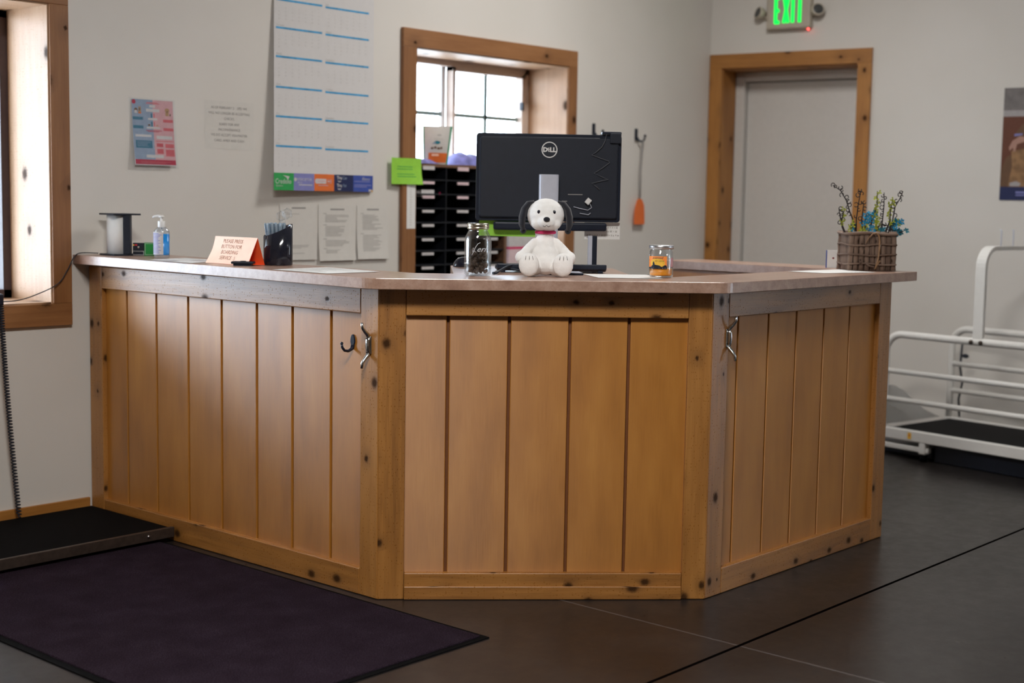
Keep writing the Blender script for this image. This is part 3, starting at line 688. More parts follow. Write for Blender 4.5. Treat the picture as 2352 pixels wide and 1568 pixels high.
flat_sheet('printed_sheet', [(-.045, -1.22), (-.04, -1.50), (.20, -1.50), (.23, -1.20)], 'white printed sheet lying on the counter right of the pen cup', lines=9)

# ------------------------------------------------------------------ things on the centre counter
t = thing('mason_jar', 'clear glass mason jar with metal lid holding dark brown treats', 'jar', D(.325, .162, TOP), YD)
b = MB(); so = [(.0, .001), (.037, .0), (.0445, .006), (.0455, .02), (.0455, .115), (.043, .130), (.035, .146), (.0325, .150), (.0325, .154), (.035, .155), (.0345, .158), (.032, .159), (.032, .168)]
si = [(r - .0028 if r > .01 else 0, z + (.004 if z < .05 else 0)) for r, z in so]
b.lathe(so + si[::-1], 'jarglass', 40); b.build('glass_body', t)
b = MB()
fnj = lambda u, v, off: (.0457 * math.sin(u / .0457), -.0457 * math.cos(u / .0457), v)
def jt(u, v, off): a = u / .0457; return Vector(((.0457 + off) * math.sin(a), -(.0457 + off) * math.cos(a), v))
b.text(jt, 'err', .026, .011, .082, 'emboss', .0006, shear=.45, sx=1.1)
b.tube([jt(u, v, .0006) for u, v in ((-.020, .082), (-.017, .095), (-.020, .080), (-.012, .090), (-.014, .0845), (-.008, .080))], .0008, 'emboss', 6)
b.tube([jt(u, v, .0008) for u, v in ((-.022, .070), (-.016, .082), (-.010, .096), (-.002, .108), (.006, .112))], .0010, 'emboss', 6); b.build('embossing', t)
b = MB(); b.lathe([(.0355, .1565), (.0365, .1575), (.0365, .162), (.0355, .163), (.0365, .1645), (.0365, .174), (.0345, .176), (0, .176)], 'zinc', 36); b.build('lid', t)
proto = None
for i in range(95):
    for _ in range(40):
        a = random.uniform(0, 2 * PI); r = .037 * math.sqrt(random.random()); z = .014 + .068 * (i / 95) + random.uniform(-.003, .003)
        if z < .058 or r * math.cos(a) > -.02: break
    if proto is None:
        b = MB(); b.ball((0, 0, 0), (.0095, .007, .0055), 'treat', 8)
        for q in range(len(b.v)): b.v[q] *= 1 + .18 * math.sin(q * 2.3)
        o = b.build('dog_treat'); tag(o, 'dark brown dog treat inside the mason jar', 'treat', 'treats in the mason jar'); proto = o
    else: o = proto.copy(); COL.objects.link(o)
    o.location = D(.325, .162, TOP) + Vector((r * math.cos(a) * .84, r * math.sin(a) * .84, z)); o.rotation_euler = (random.uniform(0, 6), random.uniform(0, 6), random.uniform(0, 6))

# plush puppy: generic round headed toy
t = thing('plush_puppy', 'white plush puppy toy with drooping black ears sitting on the counter', 'plush toy', D(.555, .20, TOP + .001), YD - .04)
def lump(b, c, r, m='plush', R=None, n=16): b.ball(c, r, m, n, R)
b = MB()
lump(b, (0, .0, .062), (.050, .044, .062)); lump(b, (0, .002, .105), (.040, .036, .040)); lump(b, (0, -.010, .045), (.044, .04, .043))
lump(b, (.0, .0, .140), (.028, .026, .02))
for sx in (-1, 1):                                                      # arms and legs
    for k in range(6):
        u = k / 5; lump(b, (sx * (.036 + .045 * u), -.006 - .02 * u, .112 - .042 * u - .008 * u * u), .0185 - .002 * (1 - u) + .004 * (u > .8), n=12)
    for k in range(5):
        u = k / 4; lump(b, (sx * (.036 + .018 * u), -.02 - .05 * u, .026), .026, n=12)
    lump(b, (sx * .057, -.078, .040), (.036, .020, .041), n=14)
lump(b, (0, -.002, .204), (.064, .058, .058), n=20)                      # head
lump(b, (0, -.046, .183), (.030, .026, .024)); lump(b, (-.028, -.028, .178), (.024, .024, .022)); lump(b, (.028, -.028, .178), (.024, .024, .022)); lump(b, (0, .0, .246), (.03, .028, .016))
o = b.build('body', t); md = o.modifiers.new('remesh', 'REMESH'); md.mode = 'VOXEL'; md.voxel_size = .0032; md.use_smooth_shade = True
md = o.modifiers.new('smooth', 'SMOOTH'); md.iterations = 7; md.factor = .6
for sx in (-1, 1):
    b = MB(); pts = [(sx * .040, .004, .250), (sx * .060, .002, .244), (sx * .074, .0, .224), (sx * .080, -.002, .198), (sx * .081, -.002, .172), (sx * .076, -.002, .152)]
    b.tube(pts, [.010, .018, .022, .024, .022, .012], 'plush_black', 12, flat=.5); b.ball(pts[-1], (.011, .007, .011), 'plush_black', 10)
    b.build('ear', t)
    b = MB(); b.ball((sx * .026, -.0515, .216), (.0055, .004, .0065), 'gloss_black', 12); b.build('eye', t)
    b = MB()
    for k in (-1, 0, 1): b.tube([(sx * .057 + k * .013, -.0985 + abs(k) * .002, .058), (sx * .057 + k * .011, -.0995 + abs(k) * .002, .070)], .0009, 'ink', 5)
    b.build('paw_stitching', t)
b = MB(); b.ball((0, -.073, .192), (.011, .007, .008), 'plush_black', 14); b.build('nose', t)
b = MB(); b.tube([(-.012, -.068, .170), (-.006, -.0715, .167), (0, -.0722, .172), (.006, -.0715, .167), (.012, -.068, .170)], .0011, 'ink_dark', 6); b.build('mouth_stitching', t)
b = MB(); b.tube([(.031 * math.cos(a), .001 + .029 * math.sin(a), .147) for a in [2 * PI * i / 24 for i in range(24)]], .0055, 'collar', 8, closed=True); b.build('collar', t)
flat_sheet('printed_sheet', [(.745 + 0, -1.955), (.595, -2.145), (.74, -2.31), (.90, -2.12)], 'blank white sheet between the plush puppy and the orange candle jar')

# candle jar
CJ = D(.955, .212, TOP)
t = thing('candle_jar', 'orange candle in a glass jar with a grey metal lid', 'candle', CJ, YD)
b = MB(); so = [(0, .001), (.034, 0), (.0395, .005), (.041, .012), (.041, .088), (.038, .092), (.0375, .097), (.0375, .102)]
si = [(r - .0025 if r > .01 else 0, z + (.005 if z < .03 else 0)) for r, z in so]; b.lathe(so + si[::-1], 'jarglass', 40); b.build('glass_body', t)
b = MB(); b.lathe([(0, .0065), (.035, .0065), (.0382, .012), (.0382, .030), (0, .0305)], 'wax', 36); b.build('wax', t)
b = MB(); b.lathe([(.0375, .0965), (.0425, .097), (.0425, .1085), (.041, .110), (0, .110)], 'steel', 36); b.build('lid', t)
def cj(u, v, off): a = u / .0413; return Vector(((.0413 + off) * math.sin(a), -(.0413 + off) * math.cos(a), v))
b = MB()
b.quad(cj, -.062, .031, .014, .073, 'label_orange', 0, 14, 1); pts = [(-.06, .035), (-.045, .037), (-.037, .044), (-.036, .053), (-.033, .056), (-.031, .053), (-.028, .0445), (-.022, .0435), (-.012, .042), (-.004, .037), (.003, .0415), (.008, .0435), (.0115, .042), (.0138, .038)]
for k in range(38):
    u = -.0605 + .0745 * k / 38; u2 = u + .0745 / 38; um = (u + u2) / 2
    q = max(0, 1 - ((um + .020) / .027) ** 2) ** .5 * .016
    if q > .001: b.quad(cj, u, .050 - q, u2, .050 + q, 'yellow_print', .0003)
    for (ua, va), (ub, vb) in zip(pts, pts[1:]):
        if ua <= um <= ub: b.quad(cj, u, .031, u2, va + (vb - va) * (um - ua) / (ub - ua), 'black_matte', .0006)
b.text(cj, 'scented', .012, -.020, .064, 'ink_dark', .0008, shear=.4); b.text(cj, 'PET ODOR', .0065, -.012, .0545, 'brown_print', .0008); b.quad(cj, -.024, .049, .002, .0502, 'brown_print', .0008)
b.quad(cj, -.034, .0330, -.012, .0340, 'white_print', .0009); b.quad(cj, -.002, .0330, .009, .0340, 'white_print', .0009)
b.build('front_label', t)
b = MB(); b.quad(cj, .030, .035, .055, .068, 'pink', 0, 6, 1); b.quad(cj, .030, .035, .055, .0365, 'ink_dark', .0003, 6, 1); b.build('side_label', t)

# things behind the plush, on the deep part of the worktop
t = thing('computer_monitor', 'black computer monitor seen from behind on a silver stand', 'monitor', D(.607, .72, TOP), YD - .01)
b = MB(); hw = .272
def rrect(w, h, r, n=5):
    P = []
    for cx, cy, a0 in ((w - r, h - r, 0), (-w + r, h - r, PI / 2), (-w + r, -h + r, PI), (w - r, -h + r, 1.5 * PI)):
        P += [(cx + r * math.cos(a0 + PI / 2 * i / n), cy + r * math.sin(a0 + PI / 2 * i / n)) for i in range(n + 1)]
    return P
MZ = .340; MH = .163
b.prism(rrect(hw, MH, .012), .0, .022, 'black', fn=lambda x, z, h: (x, h, MZ + z)); b.build('shell', t, bevel=.003)
b = MB(); b.prism(rrect(hw - .012, MH - .012, .01), -.012, .0005, 'black_matte', fn=lambda x, z, h: (x, h, MZ + z)); b.build('back_cover', t, bevel=.006)
b = MB(); b.prism(rrect(hw - .012, MH - .014, .003), .022, .0225, 'gloss_black', fn=lambda x, z, h: (x, h, MZ + .002 + z)); b.build('screen', t)
b = MB(); lg = lambda u, v, off: Vector((u, -.0125 - off, MZ + .104 + v))
b.grid([[lg(r * math.cos(2 * PI * i / 40), r * math.sin(2 * PI * i / 40), .0006) for i in range(40)] for r in (.0262, .0298)], 'white_plastic', closed_u=True, smooth=False)
b.text(lg, 'D', .023, -.0155, -.0075, 'white_plastic', .0006, bold=.0011); b.text(lg, 'LL', .023, .0130, -.0075, 'white_plastic', .0006, bold=.0011)
X2 = Matrix.Rotation(.42, 2); b.text(lambda u, v, off: lg(-.0025 + (X2 @ Vector((u, v))).x, 0 + (X2 @ Vector((u, v))).y, off), 'E', .0195, 0, -.0068, 'white_plastic', .0006, bold=.0006); b.build('logo', t)
b = MB()
for x, z, w in ((.10, -.062, .055), (.06, -.0875, .02)): b.quad(lambda u, v, off: (u, -.0128, MZ + v), x - w / 2, z, x + w / 2, z + .003, 'ink', 0, 1, 1)
b.build('port_marking', t)
b = MB(); b.prism(rrect(.037, .018, .014), .012, .352, 'silver', fn=lambda x, y, h: (x - .002, -.038 + y, h)); b.build('stand_column', t, bevel=.002)
b = MB(); b.prism(rrect(.125, .09, .02), .0, .012, 'silver', fn=lambda x, y, h: (x, -.03 + y, h)); b.build('stand_base', t, bevel=.002)
b = MB(); b.box((-.205, -.012, MZ - MH - .034), (.222, .022, MZ - MH - .002), 'black'); o = b.build('soundbar', None, bevel=.008); o.matrix_world = Matrix.Translation(D(.607, .72, TOP)) @ Matrix.Rotation(YD - .01, 4, 'Z'); tag(o, 'long black soundbar clipped under the monitor', 'speaker')
MX = Matrix.Translation(D(.607, .72, TOP)) @ Matrix.Rotation(YD - .01, 4, 'Z')
t = thing('webcam', 'black clip-on webcam on the right top corner of the monitor', 'camera', (0, 0, 0)); t.matrix_world = MX
b = MB(); b.box((.196, -.016, MZ + MH + .001), (.270, .030, MZ + MH + .012), 'black'); b.build('body', t, bevel=.005)
b = MB(); b.box((.226, -.020, MZ + MH - .032), (.268, -.0135, MZ + MH + .006), 'black_matte'); b.build('clip', t, bevel=.003)
b = MB(); P = [(.212, -.017, .165), (.207, -.019, .140), (.196, -.018, .118), (.172, -.018, .096), (.158, -.018, .088), (.185, -.018, .078), (.222, -.018, .066), (.226, -.018, .060), (.200, -.018, .040), (.168, -.018, .020), (.200, -.018, .006), (.222, -.019, -.002), (.190, -.018, -.010), (.160, -.018, -.018), (.176, -.02, -.028), (.190, -.02, -.04)]
b.tube([(x, y, MZ + z) for x, y, z in P], .0012, 'cable_grey', 5); b.build('cable', t)
t = thing('adapter_plug', 'white plug on a thin cable dangling behind the monitor', 'plug', (0, 0, 0)); t.matrix_world = MX
b = MB(); b.box((-.011, -.006, -.009), (.011, .006, .009), 'white_plastic', X=Matrix.Translation((.148, -.024, MZ - .085)) @ Matrix.Rotation(-.9, 4, 'Y')); b.build('plug_body', t, bevel=.002)
b = MB(); b.tube([(.155, -.022, MZ - .094), (.162, -.02, MZ - .108), (.148, -.019, MZ - .118), (.118, -.019, MZ - .112), (.094, -.018, MZ - .106)], .0014, 'silver', 5); b.tube([(.158, -.022, MZ - .128), (.150, -.02, MZ - .135), (.118, -.02, MZ - .13)], .0014, 'silver', 5); b.build('lead', t)
b = MB(); fs = lambda u, v, off: MX @ Vector((u, .024 + .004 * math.sin(9 * u) - off, v))
b.quad(fs, .142, .113, .276, .176, 'paper', 0, 6, 3)
for v, u0, u1 in ((.157, .214, .270), (.143, .222, .268), (.128, .150, .270), (.119, .150, .175)):
    u = u0
    while u < u1: w = random.uniform(.003, .008); b.quad(fs, u, v - .003 * random.random() - .001, u + w, v + .003 * random.random() + .001, 'ink_light', .0008, 1, 1); u += w + random.uniform(.002, .005)
o = b.build('handwritten_note'); tag(o, 'white handwritten note taped below the right corner of the monitor', 'note')
b = MB(); f2 = lambda u, v, off: MX @ Vector((u, .026 + .003 * math.sin(14 * u) - off, v)); b.poly(f2, [(-.258, .120), (-.045, .118), (-.045, .178), (-.258, .178)], 'lime', 0)
o = b.build('lime_notes'); tag(o, 'lime green paper strip hanging below the monitor', 'note')
t = thing('keyboard', 'black keyboard with tilted rear foot behind the plush puppy', 'keyboard', D(.597, .47, TOP), YD)
b = MB(); b.prism([(-.085, .004), (.06, .004), (.075, .012), (.075, .030), (-.085, .018)], -.195, .195, 'black', fn=lambda y, z, x: (x, -y, z + .002)); b.build('body', t, bevel=.004)
b = MB()
for r in range(5):
    for c in range(15): b.box((-.184 + c * .0247, -.058 + r * .025, .024 - .0019 * r), (-.163 + c * .0247, -.038 + r * .025, .0285 - .0019 * r), 'black_matte')
b.build('key', t); list(t.children)[-1]['kind'] = 'stuff'
for x in (.165, -.182): b = MB(); b.box((x, -.068, 0), (x + .017, -.058, .012), 'black'); b.build('foot', t)
b = MB(); P = [D(.46, .41, TOP + .026), D(.435, .37, TOP + .022), D(.41, .31, TOP + .012), D(.392, .25, TOP + .005), D(.38, .24, TOP + .005)]
b.tube(P, .0045, 'black_matte', 8); b.tube([D(.40, .42, TOP + .02), D(.44, .40, TOP + .014), D(.5, .385, TOP + .008), D(.56, .40, TOP + .006)], .004, 'black_matte', 8); tag(b.build('black_cable'), 'thick black cable curving down beside the mason jar', 'cable')
t = thing('computer_mouse', 'glossy black computer mouse half hidden behind the mason jar', 'mouse', D(.305, .735, TOP), YD)
b = MB(); rows = []
for i in range(9):
    th = PI / 2 * i / 8; rows.append([(.052 * math.cos(th) ** .7 * math.cos(2 * PI * j / 28), .034 * math.cos(th) ** .7 * math.sin(2 * PI * j / 28), .040 * math.sin(th)) for j in range(28)])
b.grid(rows, 'gloss_black', closed_u=True, cap0=True); b.build('shell', t)
b = MB(); b.lathe([(.006, -.003), (.006, .003)], 'steel', 12); b.xf(Matrix.Translation((-.03, 0, .031)) @ Matrix.Rotation(PI / 2, 4, 'X')); b.build('scroll_wheel', t)
t = thing('tablet', 'thin dark tablet lying behind the right foot of the plush puppy', 'tablet', D(.640, .285, TOP), YD)
b = MB(); b.box((-.07, -.02, .0005), (.055, .09, .008), 'black'); b.build('case', t, bevel=.002)
b = MB(); b.box((-.066, -.016, .008), (.051, .086, .0088), 'silver'); b.build('screen', t)
t = thing('upright_post', 'black upright post standing behind the keyboard under the note', 'post', D(.772, .64, TOP), YD)
b = MB(); b.box((-.006, -.012, .006), (.012, .012, .128), 'black'); b.build('post', t, bevel=.002)
b = MB(); b.box((-.02, -.01, .006), (-.006, .012, .128), 'silver'); b.build('side_strip', t)
b = MB(); b.box((-.04, -.03, .0005), (.04, .04, .007), 'black_matte'); b.build('foot_plate', t)

# ------------------------------------------------------------------ things on the right counter
flat_sheet('printed_sheet', [(1.62, -2.42), (1.88, -2.50), (1.95, -2.30), (1.62, -2.262)], 'white sheet curling at the corner left of the bark basket')
BK = Vector((2.035, -2.375, TOP))
t = thing('tent_card', 'small white and blue card standing behind the bark basket', 'card', (2.115, -2.24, TOP), -.95)
b = MB(); b.box((-.075, -.004, .0), (-.028, .004, .072), 'paper'); b.build('front_flap', t, bevel=.001)
b = MB(); b.box((-.079, -.004, .0), (-.0752, .003, .072), 'royal'); b.build('side_flap', t)
b = MB(); b.lathe([(0, .0006), (.004, .0006)], 'rose', 12); b.xf(Matrix.Translation((-.05, -.0042, .04)) @ Matrix.Rotation(PI / 2, 4, 'X')); b.build('dot', t)
BX = Matrix.Translation(BK) @ Matrix.Rotation(YD + .05, 4, 'Z')
t = thing('bark_basket', 'rustic basket of upright bark slats bound with cane', 'basket', BK, YD + .05)
hwx, hwy, bh = .088, .062, .152
per = []
for i in range(9): per.append((-hwx + .022 * i, -hwy, 0))
for i in range(1, 6): per.append((hwx, -hwy + .0207 * i, 0))
for i in range(1, 9): per.append((hwx - .022 * i, hwy, 0))
for i in range(1, 6): per.append((-hwx, hwy - .0207 * i, 0))
for k, (x, y, _) in enumerate(per):
    b = MB(); hgt = bh + random.uniform(-.007, .004); r = random.uniform(.0100, .0114); th = random.uniform(-.03, .03)
    rows = []
    for i in range(7):
        z = .001 + hgt * i / 6; side = abs(abs(x) - hwx) < 1e-6 and abs(abs(y) - hwy) > 1e-6; rows.append([((x + .5 * r * math.cos(2 * PI * j / 8)) if side else x + th * (z - .07) + r * (1 + .1 * math.sin(3 * i + k)) * math.cos(2 * PI * j / 8), y + (1 if side else .5) * r * math.sin(2 * PI * j / 8), z) for j in range(8)])
    b.grid(rows, 'bark', closed_u=True, cap0=True, cap1=True, uvf=lambda i, j: (i * .025, j * .009)); b.build('slat', t)
def loop(z, m, r, wob, nm):
    b = MB(); P = []
    for i in range(48):
        a = 2 * PI * i / 48; ca, sa = math.cos(a), math.sin(a); k = 1 / max(abs(ca) / (hwx + .011), abs(sa) / (hwy + .011)); k = min(k, .122)
        P.append((k * ca, k * sa, z + wob * math.sin(3 * a + z * 50)))
    b.tube(P, r, m, 6, closed=True); b.build(nm, t)
for z in (.027, .063, .103): loop(z, 'bark', .0035, .003, 'binding')
loop(.147, 'bark', .006, .003, 'rim')
b = MB(); fy = -hwy - .018
b.tube([(-.032, fy + .004, .112), (-.022, fy, .132), (-.008, fy - .003, .147), (.006, fy - .004, .150), (.016, fy - .003, .140), (.021, fy - .002, .118), (.021, fy - .002, .085), (.018, fy - .002, .05), (.010, fy, .02), (.006, fy, .008)], [.003, .004, .0045, .005, .0055, .006, .006, .0055, .005, .004], 'cane', 8, flat=.5)
b.tube([(.006, fy, .008), (.018, fy - .001, .03), (.026, fy, .042)], .0035, 'cane', 6); b.tube([(-.03, fy, .03), (-.02, fy, .022), (.004, fy, .014)], .004, 'bark', 6); b.build('front_handle', t)
b = MB(); b.tube([(-.032, -fy, .112), (-.008, -fy, .147), (.016, -fy, .140), (.021, -fy, .085), (.006, -fy, .008)], .005, 'cane', 8); b.build('back_handle', t)
b = MB(); b.box((-.075, -.048, .0015), (.075, .048, .085), 'twig'); b.build('filling', t)
def px(x, z, y=0): return BX @ Vector((x, y, z))
def stem(kind, P, label, seed, group, n=7):
    rnd = random.Random(seed)
    o = thing('artificial_flower' if kind != 'twig' else 'curly_twig', label, 'flower' if kind != 'twig' else 'twig', px(P[0][0], .1, P[0][2] if len(P[0]) > 2 else 0), 0, group)
    org = o.location.copy()
    pts = [BX @ Vector((p[0], p[2] if len(p) > 2 else 0, p[1])) - org for p in P]
    # smooth
    Q = []
    for i in range(len(pts) - 1):
        for j in range(4): Q.append(pts[i].lerp(pts[i + 1], j / 4))
    Q.append(pts[-1]); b = MB(); b.tube(Q, [.0034 - .0018 * i / len(Q) for i in range(len(Q))], 'twig', 6)
    if kind == 'twig':
        for k in range(n):
            q = Q[int(len(Q) * (.35 + .62 * k / n))]; s_ = rnd.choice((-1, 1)); r = rnd.uniform(.005, .009); a0 = rnd.uniform(0, 6); c = q + Vector((s_ * r * .75, -s_ * r * .6, rnd.uniform(-.002, .006)))
            b.tube([c + Vector((r * .75 * math.cos(a0 + i * .62), -r * .62 * math.cos(a0 + i * .62), r * math.sin(a0 + i * .62))) for i in range(9)], .0019, 'twig', 5)
    b.build('stem', o)
    if kind != 'twig':
        m = {'blue': 'petal_blue', 'lime': 'petal_lime', 'teal': 'petal_teal'}[kind]
        for k in range(n):
            q = Q[int((len(Q) - 1) * (.45 + .55 * k / max(1, n - 1)))] + Vector((rnd.uniform(-.008, .008), rnd.uniform(-.01, .008), rnd.uniform(-.006, .006))); b = MB()
            nn = Vector((-.66 + rnd.uniform(-.5, .5), -.75 + rnd.uniform(-.5, .5), rnd.uniform(.0, .7))).normalized(); ux = nn.orthogonal().normalized(); uy = nn.cross(ux); pr = rnd.uniform(.012, .017) if kind != 'lime' else rnd.uniform(.009, .014)
            for i in range(5 if kind != 'lime' else 3):
                a = 2 * PI * i / (5 if kind != 'lime' else 3) + rnd.random() * .4; d = ux * math.cos(a) + uy * math.sin(a); w = nn.cross(d)
                L_ = pr * rnd.uniform(.85, 1.15); b.face([q, q + d * L_ * .55 + w * L_ * .33 + nn * .001, q + d * L_ + nn * .002, q + d * L_ * .55 - w * L_ * .33 + nn * .001], m)
            b.ball(q + nn * .0015, .0022, 'yellow_print' if kind == 'blue' else m, 6)
            b.build('blossom', o)
G1 = 'artificial flowers in the bark basket'
stem('lime', [(.05, .11), (.085, .18), (.112, .20), (.128, .185)], 'yellow green sprig drooping to the right over the rim', 16, G1, 10)
stem('blue', [(.08, .11), (.12, .19), (.135, .20)], 'pale blue blossoms at the far right of the basket', 28, G1, 6)
stem('lime', [(-.06, .11), (-.066, .16), (-.07, .185)], 'small yellow green sprig beside the sky blue daisy', 17, G1, 6)
stem('twig', [(-.03, .10), (-.058, .19), (-.078, .235), (-.092, .275), (-.118, .315), (-.150, .335)], 'tall dark curly twig leaning far left out of the basket', 1, G1, 12)
stem('twig', [(-.045, .10), (-.048, .20), (-.043, .255), (-.036, .305), (-.03, .318)], 'upright dark curly twig left of the door trim', 2, G1, 8)
stem('twig', [(-.012, .10), (-.026, .20), (-.020, .262), (-.032, .268)], 'dark hooked twig beside the blue blossoms', 3, G1, 3)
stem('twig', [(.05, .10), (.060, .20), (.064, .26), (.062, .31)], 'upright dark curly twig right of the door trim', 4, G1, 8)
stem('twig', [(.07, .10), (.102, .20), (.110, .255), (.130, .29), (.140, .316)], 'dark curly twig at the far right of the basket', 5, G1, 9)
stem('twig', [(-.08, .12), (-.11, .19), (-.118, .225), (-.122, .245)], 'short dark twig low on the left of the basket', 6, G1, 6)
stem('twig', [(.02, .12), (.05, .185), (.085, .178), (.075, .14)], 'thick dark twig arching over the basket rim at the right', 9, G1, 3)
stem('lime', [(-.08, .12), (-.105, .17), (-.108, .20), (-.098, .245)], 'yellow green sprig low at the left of the basket', 11, G1, 8)
stem('lime', [(.0, .12), (.018, .2), (.035, .255), (.034, .315)], 'tall yellow green sprig in front of the door trim', 12, G1, 14)
stem('lime', [(.06, .12), (.09, .195), (.092, .25), (.100, .285)], 'yellow green sprig among the twigs at the right', 13, G1, 10)
stem('lime', [(-.04, .11), (-.022, .155), (-.01, .175)], 'low yellow green sprig spilling over the middle of the rim', 14, G1, 9)
stem('lime', [(.02, .11), (.032, .17), (.04, .21)], 'bushy yellow green sprig right of the blue blossoms', 15, G1, 12)
stem('blue', [(-.055, .12), (-.052, .165), (-.048, .176)], 'single sky blue daisy at the left of the basket', 21, G1, 2)
stem('blue', [(-.005, .12), (-.012, .185), (-.008, .225)], 'cluster of blue blossoms in the middle of the basket', 22, G1, 7)
stem('blue', [(.01, .12), (.014, .2), (.018, .232)], 'blue blossoms in front of the door trim', 23, G1, 6)
stem('blue', [(.02, .11), (.015, .155), (.022, .168)], 'blue blossoms resting on the basket rim', 24, G1, 8)
stem('teal', [(.07, .12), (.11, .185), (.118, .20)], 'blue blossoms beside the right hand twigs', 25, G1, 6)
stem('teal', [(.07, .11), (.105, .16), (.125, .15), (.150, .158)], 'teal blossoms hanging over the right side of the basket', 26, G1, 9)
stem('teal', [(.04, .11), (.048, .15), (.058, .165)], 'teal blossoms at the back of the basket rim', 27, G1, 6)

# ------------------------------------------------------------------ back wall things
def bw(x0, y0=.002): return lambda u, v, off: Vector((u, -(y0 + off), v))
# pink and blue poster in a clear sleeve
t = thing('pet_care_poster', 'small pale blue and pink pet poster taped to the wall', 'poster', (0, 0, 0))
x0, x1, z0, z1 = .206, .410, 1.444, 1.714; W_ = x1 - x0; H_ = z1 - z0
def pf(u, v, off): return Vector((x0 + W_ * u + .006 * (1 - v), -(.0028 + .016 * (1 - v) ** 2 + off), z0 + H_ * v))
b = MB(); b.quad(pf, 0, 0, 1, 1, 'white_print', 0, 2, 8); e = .0004
b.quad(pf, .01, .085, .5, .995, 'skyblue', e, 1, 8); b.quad(pf, .5, .085, .99, .995, 'pink', e, 1, 8); b.quad(pf, .02, .012, .985, .09, 'crimson', e, 2, 2)
R_ = lambda u0, v0, u1, v1, m, k=2: b.quad(pf, u0, v0, u1, v1, m, e * k, 1, 2)
b.disc(pf, .055, .955, .045, .034, 'crimson', e * 2); R_(.34, .935, .66, .945, 'rose'); R_(.36, .95, .62, .96, 'rose')
R_(.42, .88, .56, .92, 'white_print'); R_(.34, .815, .66, .86, 'white_print'); R_(.38, .69, .6, .72, 'white_print'); R_(.34, .56, .66, .585, 'white_print')
R_(.45, .725, .485, .79, 'teal'); R_(.515, .73, .54, .79, 'rose'); R_(.45, .595, .485, .665, 'teal'); R_(.515, .60, .54, .665, 'rose'); R_(.375, .60, .43, .625, 'brown_print'); R_(.57, .60, .62, .62, 'tan')
R_(.02, .685, .26, .73, 'teal'); R_(.02, .555, .26, .60, 'teal'); R_(.74, .665, .98, .71, 'rose'); R_(.74, .535, .98, .58, 'rose')
R_(.06, .43, .44, .465, 'white_print'); R_(.06, .26, .45, .375, 'teal'); R_(.56, .405, .94, .455, 'white_print'); R_(.54, .368, .97, .378, 'rose'); R_(.32, .525, .7, .535, 'crimson'); R_(.36, .51, .64, .518, 'crimson')
R_(.55, .285, .71, .34, 'rose'); R_(.76, .275, .97, .335, 'rose'); R_(.555, .18, .71, .255, 'rose'); R_(.76, .145, .97, .25, 'rose'); R_(.29, .115, .70, .16, 'white_print')
for i in range(6):
    R_(.09, .355 - .014 * i, .09 + .33 * (.7 + .3 * random.random()), .359 - .014 * i, 'skyblue', 3)
    if i < 4: R_(.57, .33 - .013 * i, .70, .333 - .013 * i, 'crimson', 3); R_(.78, .235 - .018 * i, .95, .239 - .018 * i, 'crimson', 3); R_(.57, .245 - .015 * i, .69, .248 - .015 * i, 'crimson', 3)
for v in (.05, .035): R_(.14, v, .86 - (.05 - v) * 8, v + .006, 'rose', 3)
b.disc(pf, .10, .83, .04, .035, 'brown_print', e * 2); b.poly(pf, [(.06, .785), (.13, .785), (.125, .83), (.07, .83)], 'white_print', e * 3)
b.poly(pf, [(.15, .78), (.225, .78), (.22, .85), (.215, .905), (.20, .88), (.18, .88), (.165, .905), (.16, .85)], 'tan', e * 2); b.disc(pf, .187, .845, .018, .022, 'ink_dark', e * 3); b.poly(pf, [(.155, .78), (.225, .78), (.222, .80), (.16, .80)], 'printorange', e * 3)
b.disc(pf, .845, .85, .055, .035, 'tan', e * 2); b.poly(pf, [(.80, .765), (.885, .765), (.88, .85), (.81, .85)], 'tan', e * 2); b.disc(pf, .845, .83, .015, .012, 'brown_print', e * 3); b.poly(pf, [(.90, .765), (.935, .765), (.93, .80), (.905, .80)], 'brown_print', e * 2)
b.build('print', t)
b = MB(); b.quad(lambda u, v, off: pf(u, v, off) + Vector((0, -.0022, 0)), -.07, -.05, 1.04, 1.02, 'film', 0, 1, 8); b.build('clear_sleeve', t)
# notice
b = MB(); nf = bw(0, .0006); b.quad(nf, .572, 1.525, .838, 1.732, 'paper_wall', 0, 1, 1)
for i, s in enumerate(['AS OF FEBRUARY 2    2021 WE', 'WILL NO LONGER BE ACCEPTING', 'CHECKS.', 'SORRY FOR ANY', 'INCONVENIANCE', 'WE DO ACCEPT VISA/MASTER', 'CARD, AMEX AND CASH']):
    b.text(nf, s, .0155, .703, 1.698 - .0235 * i, 'ink', .0006, sx=.93)
b.text(nf, 'ND', .008, .7595, 1.7045, 'ink', .0006)
tag(b.build('payment_notice'), 'white notice about no longer accepting checks, taped to the wall', 'notice')
